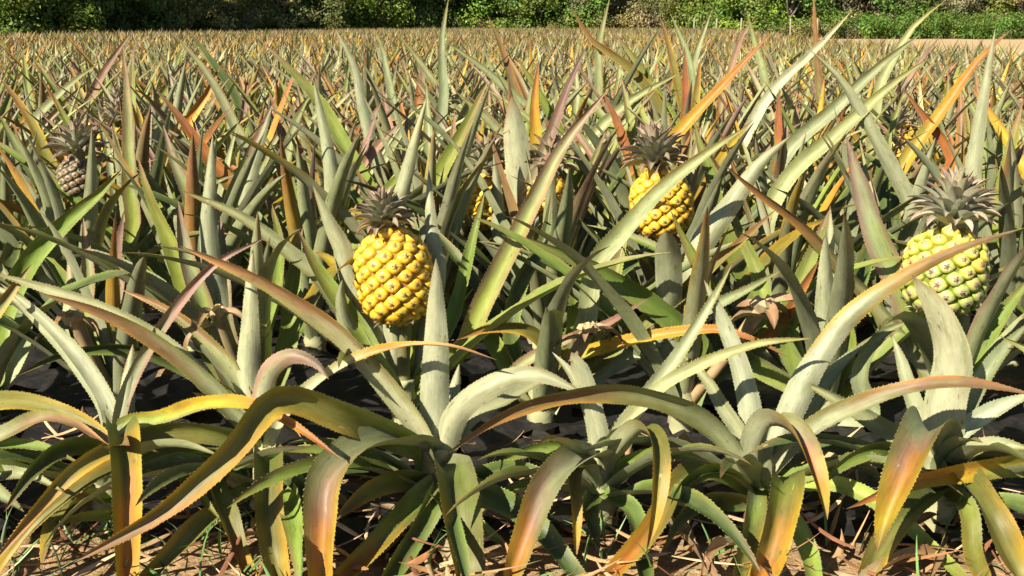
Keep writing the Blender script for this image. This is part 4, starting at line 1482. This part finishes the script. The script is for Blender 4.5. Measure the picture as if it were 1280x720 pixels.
def crown_mesh(kind, seed):
    rg = np.random.default_rng(seed)
    lobes = []
    if kind == 'round':
        for i in range(44):
            a = rg.uniform(0, 6.28)
            z = rg.uniform(0, 1.0) ** 1.4
            rad = 2.3 * math.sqrt(max(.05, 1 - .92 * z * z)) * rg.uniform(.6, 1.0)
            lobes.append((rad * math.cos(a), rad * math.sin(a), .35 + 4.6 * z, rg.uniform(.55, 1.0)))
        nl, sz = 300, .16
    elif kind == 'spread':
        for i in range(46):
            a = rg.uniform(0, 6.28)
            z = rg.uniform(0, 1)
            rad = 3.2 * rg.uniform(.25, 1.0)
            lobes.append((rad * math.cos(a), rad * math.sin(a), .7 + 3.4 * z * (1 - .1 * rad) + rg.uniform(-.2, .2), rg.uniform(.45, .9)))
        nl, sz = 260, .12
    else:
        for i in range(26):
            a = rg.uniform(0, 6.28)
            rad = 1.7 * math.sqrt(rg.uniform(0, 1))
            lobes.append((rad * math.cos(a), rad * math.sin(a), .15 + rg.uniform(0, 1.1) * (1 - .3 * rad / 1.7), rg.uniform(.3, .55)))
        nl, sz = 240, .11
    Vs, Ps = [], []
    for (x, yv, z, r_) in lobes:
        n = int(nl * r_ ** 1.3 * 1.4)
        d = unit(rg.normal(size=(n, 3)))
        rr = r_ * rg.uniform(.55, 1.08, n)[:, None]
        c = np.array([x, yv, z]) + d * rr * np.array([1, 1, .62 if kind == 'spread' else .85])
        nrm = unit(d + rg.normal(0, .55, (n, 3)) + np.array([0, 0, .3]))
        a = unit(np.cross(nrm, rg.normal(size=(n, 3))))
        bb = np.cross(nrm, a)
        s = sz * rg.uniform(.6, 1.4, n)[:, None]
        q = np.stack([c - a * s * .5, c + bb * s * .33, c + a * s * .6, c - bb * s * .33], 1)
        ok = c[:, 2] > 0.03
        q = q[ok]
        q[..., 2] = np.maximum(q[..., 2], .01)
        Vs.append(q.reshape(-1, 3))
        lobe_t = rg.uniform(.6, 1.4) * np.array([rg.uniform(.85, 1.25), 1, rg.uniform(.8, 1.2)])
        tint = lobe_t[None] * rg.uniform(.7, 1.35, (len(q), 1))
        Ps.append(np.repeat(tint, 4, 0))
    V = np.concatenate(Vs)
    q = np.arange(len(V)).reshape(-1, 4)
    return mesh_np('crown', V, None, np.clip(np.concatenate(Ps), 0, 2), None, [M_FOL], quads=q, smooth=False), lobes


def trunk_mesh(kind, lobes, seed):
    rg = np.random.default_rng(seed)
    V, Q, P = [], [], []

    def limb(pts, r0, r1, m=7):
        C, L = spline(pts, 8)
        rr = np.linspace(r0, r1, 9)
        Tn = unit(np.gradient(C, axis=0))
        A = unit(np.cross(Tn, np.array([.2, 1, .15])))
        B = np.cross(Tn, A)
        o = len(V)
        for i in range(9):
            for j in range(m):
                a = 2 * math.pi * j / m
                V.append(C[i] + rr[i] * (math.cos(a) * A[i] + math.sin(a) * B[i]))
                P.append(np.array((.19, .155, .12)) * rg.uniform(.7, 1.2))
        for i in range(8):
            for j in range(m):
                Q.append((o + i * m + j, o + i * m + (j + 1) % m, o + (i + 1) * m + (j + 1) % m, o + (i + 1) * m + j))
    h = {'round': 3.6, 'spread': 2.6, 'shrub': .8}[kind]
    r0 = {'round': .16, 'spread': .15, 'shrub': .05}[kind]
    top = (rg.uniform(-.3, .3), rg.uniform(-.3, .3), h)
    limb([(0, 0, -.1), (rg.uniform(-.15, .15), rg.uniform(-.15, .15), h * .5), top], r0, r0 * .35)
    for k in rg.choice(len(lobes), min(12, len(lobes)), replace=False):
        x, yv, z, r_ = lobes[k]
        zs = min(z * .55, h * .8)
        limb([(0, 0, max(.05, zs * .6)), (x * .45, yv * .45, zs * .9 + .1), (x * .95, yv * .95, z)], r0 * .45, r0 * .1, 5)
    return mesh_np('trunk', V, None, np.array(P), None, [M_BARK], quads=Q)


VARS = {}
for kind, cnt in (('round', 4), ('spread', 3), ('shrub', 3)):
    VARS[kind] = []
    for i in range(cnt):
        cm, lb = crown_mesh(kind, 100 + i + len(kind) * 7)
        VARS[kind].append((cm, trunk_mesh(kind, lb, i)))


def tree(kind, px, D, color, scale, label, group, cat='tree', name=None):
    x = (px - 640) / FPX * D
    root = link(name or ('shrub' if kind == 'shrub' else 'tree'), None)
    root.location = (x, D, 0)
    root.rotation_euler = (0, 0, RNG.uniform(0, 6.28))
    s = scale * RNG.uniform(.9, 1.12)
    root.scale = (s, s, s * RNG.uniform(.92, 1.1))
    cm, tm = random.choice(VARS[kind])
    c = link('crown', cm, root)
    c.color = (*[v * RNG.uniform(.92, 1.08) for v in color], 1)
    t = link('trunk', tm, root)
    tag(root, label, cat, group)


DKG, MDG, OLG, BRG, GRG, BRN = (.060, .110, .022), (.105, .170, .030), (.18, .20, .065), (.155, .23, .032), (.20, .20, .095), (.23, .19, .11)
G = 'trees along the far edge of the field'
# (px, distance behind the crop edge, kind, colour, scale, label)
LBL = {'dk': 'dense dark green rounded tree at the far edge of the field', 'md': 'mid green leafy tree at the far edge of the field',
       'ol': 'spreading olive green tree with bare grey limbs beyond the crop', 'br': 'bright green bushy tree at the far edge of the field',
       'gr': 'pale grey green scrubby tree beyond the crop', 'bn': 'brownish dry scrubby tree behind the green shrubs by the sandy track'}
CL = {'dk': DKG, 'md': MDG, 'ol': OLG, 'br': BRG, 'gr': GRG, 'bn': BRN}
front = [(-190, 'md'), (-95, 'dk'), (0, 'md'), (55, 'br'), (105, 'md'), (155, 'dk'), (215, 'ol'), (290, 'ol'), (352, 'ol'), (392, 'dk'),
         (430, 'br'), (470, 'br'), (505, 'md'), (538, 'dk'), (575, 'md'), (605, 'br'), (645, 'md'), (685, 'br'), (722, 'md'), (760, 'gr'),
         (798, 'gr'), (835, 'ol'), (872, 'br'), (905, 'md'), (940, 'br'), (975, 'md'), (1012, 'gr'), (1050, 'bn'), (1092, 'md'), (1135, 'bn'),
         (1180, 'gr'), (1222, 'bn'), (1262, 'md'), (1310, 'bn'), (1380, 'md'), (1450, 'gr')]
for px, k in front:
    D = far_edge(px) + (2.6 if px < 1000 else 5.5)
    kind = 'spread' if k in ('ol', 'gr', 'bn') else 'round'
    tree(kind, px + RNG.uniform(-8, 8), D + RNG.uniform(-.5, .8), CL[k], 1.0 * (.8 if px < 250 else 1.0), LBL[k], G)
for i, px in enumerate(range(-260, 1560, 58)):
    D = far_edge(px) + RNG.uniform(6.5, 9.5)
    k = ['dk', 'md'][i % 2]
    tree('round', px + RNG.uniform(-15, 15), D, CL[k], 1.25, 'tall dark green tree standing behind the front trees beyond the field', 'taller trees behind the front trees')
for px in range(1062, 1420, 38):
    tree('shrub', px + RNG.uniform(-10, 10), 60.5 + RNG.uniform(-.6, 1.2), (.085, .165, .025), 1.05, 'bright green low shrub on the edge of the sandy track',
         'shrubs along the sandy track', 'shrub')
for i, px in enumerate([560, 600, 640, 690, 850, 895, 990, 1030]):
    tree('shrub', px + RNG.uniform(-10, 10), far_edge(px) + .9, OLG, .8, 'low yellowish green shrub at the foot of the trees behind the crop',
         'shrubs at the foot of the trees', 'shrub')

# fence posts between the crop and the trees
M_POST = pig_material('weathered_wood', .85, .1, 20, .3)
for px in (862, 889, 919, 980, 1013):
    D = 61.3 if px > 950 else 60.8
    o = link('fence_post', lathe('fence_post', [(.050, -.3), (.050, .3), (.046, .8), (.043, 1.02), (.030, 1.06)], 9, (.30, .27, .21), M_POST, .06, px))
    o.location = ((px - 640) / FPX * D, D, 0)
    o.rotation_euler = (RNG.uniform(-.05, .05), RNG.uniform(-.05, .05), 0)
    tag(o, 'thin pale wooden fence post between the crop and the trees', 'fence post', 'fence posts behind the crop')
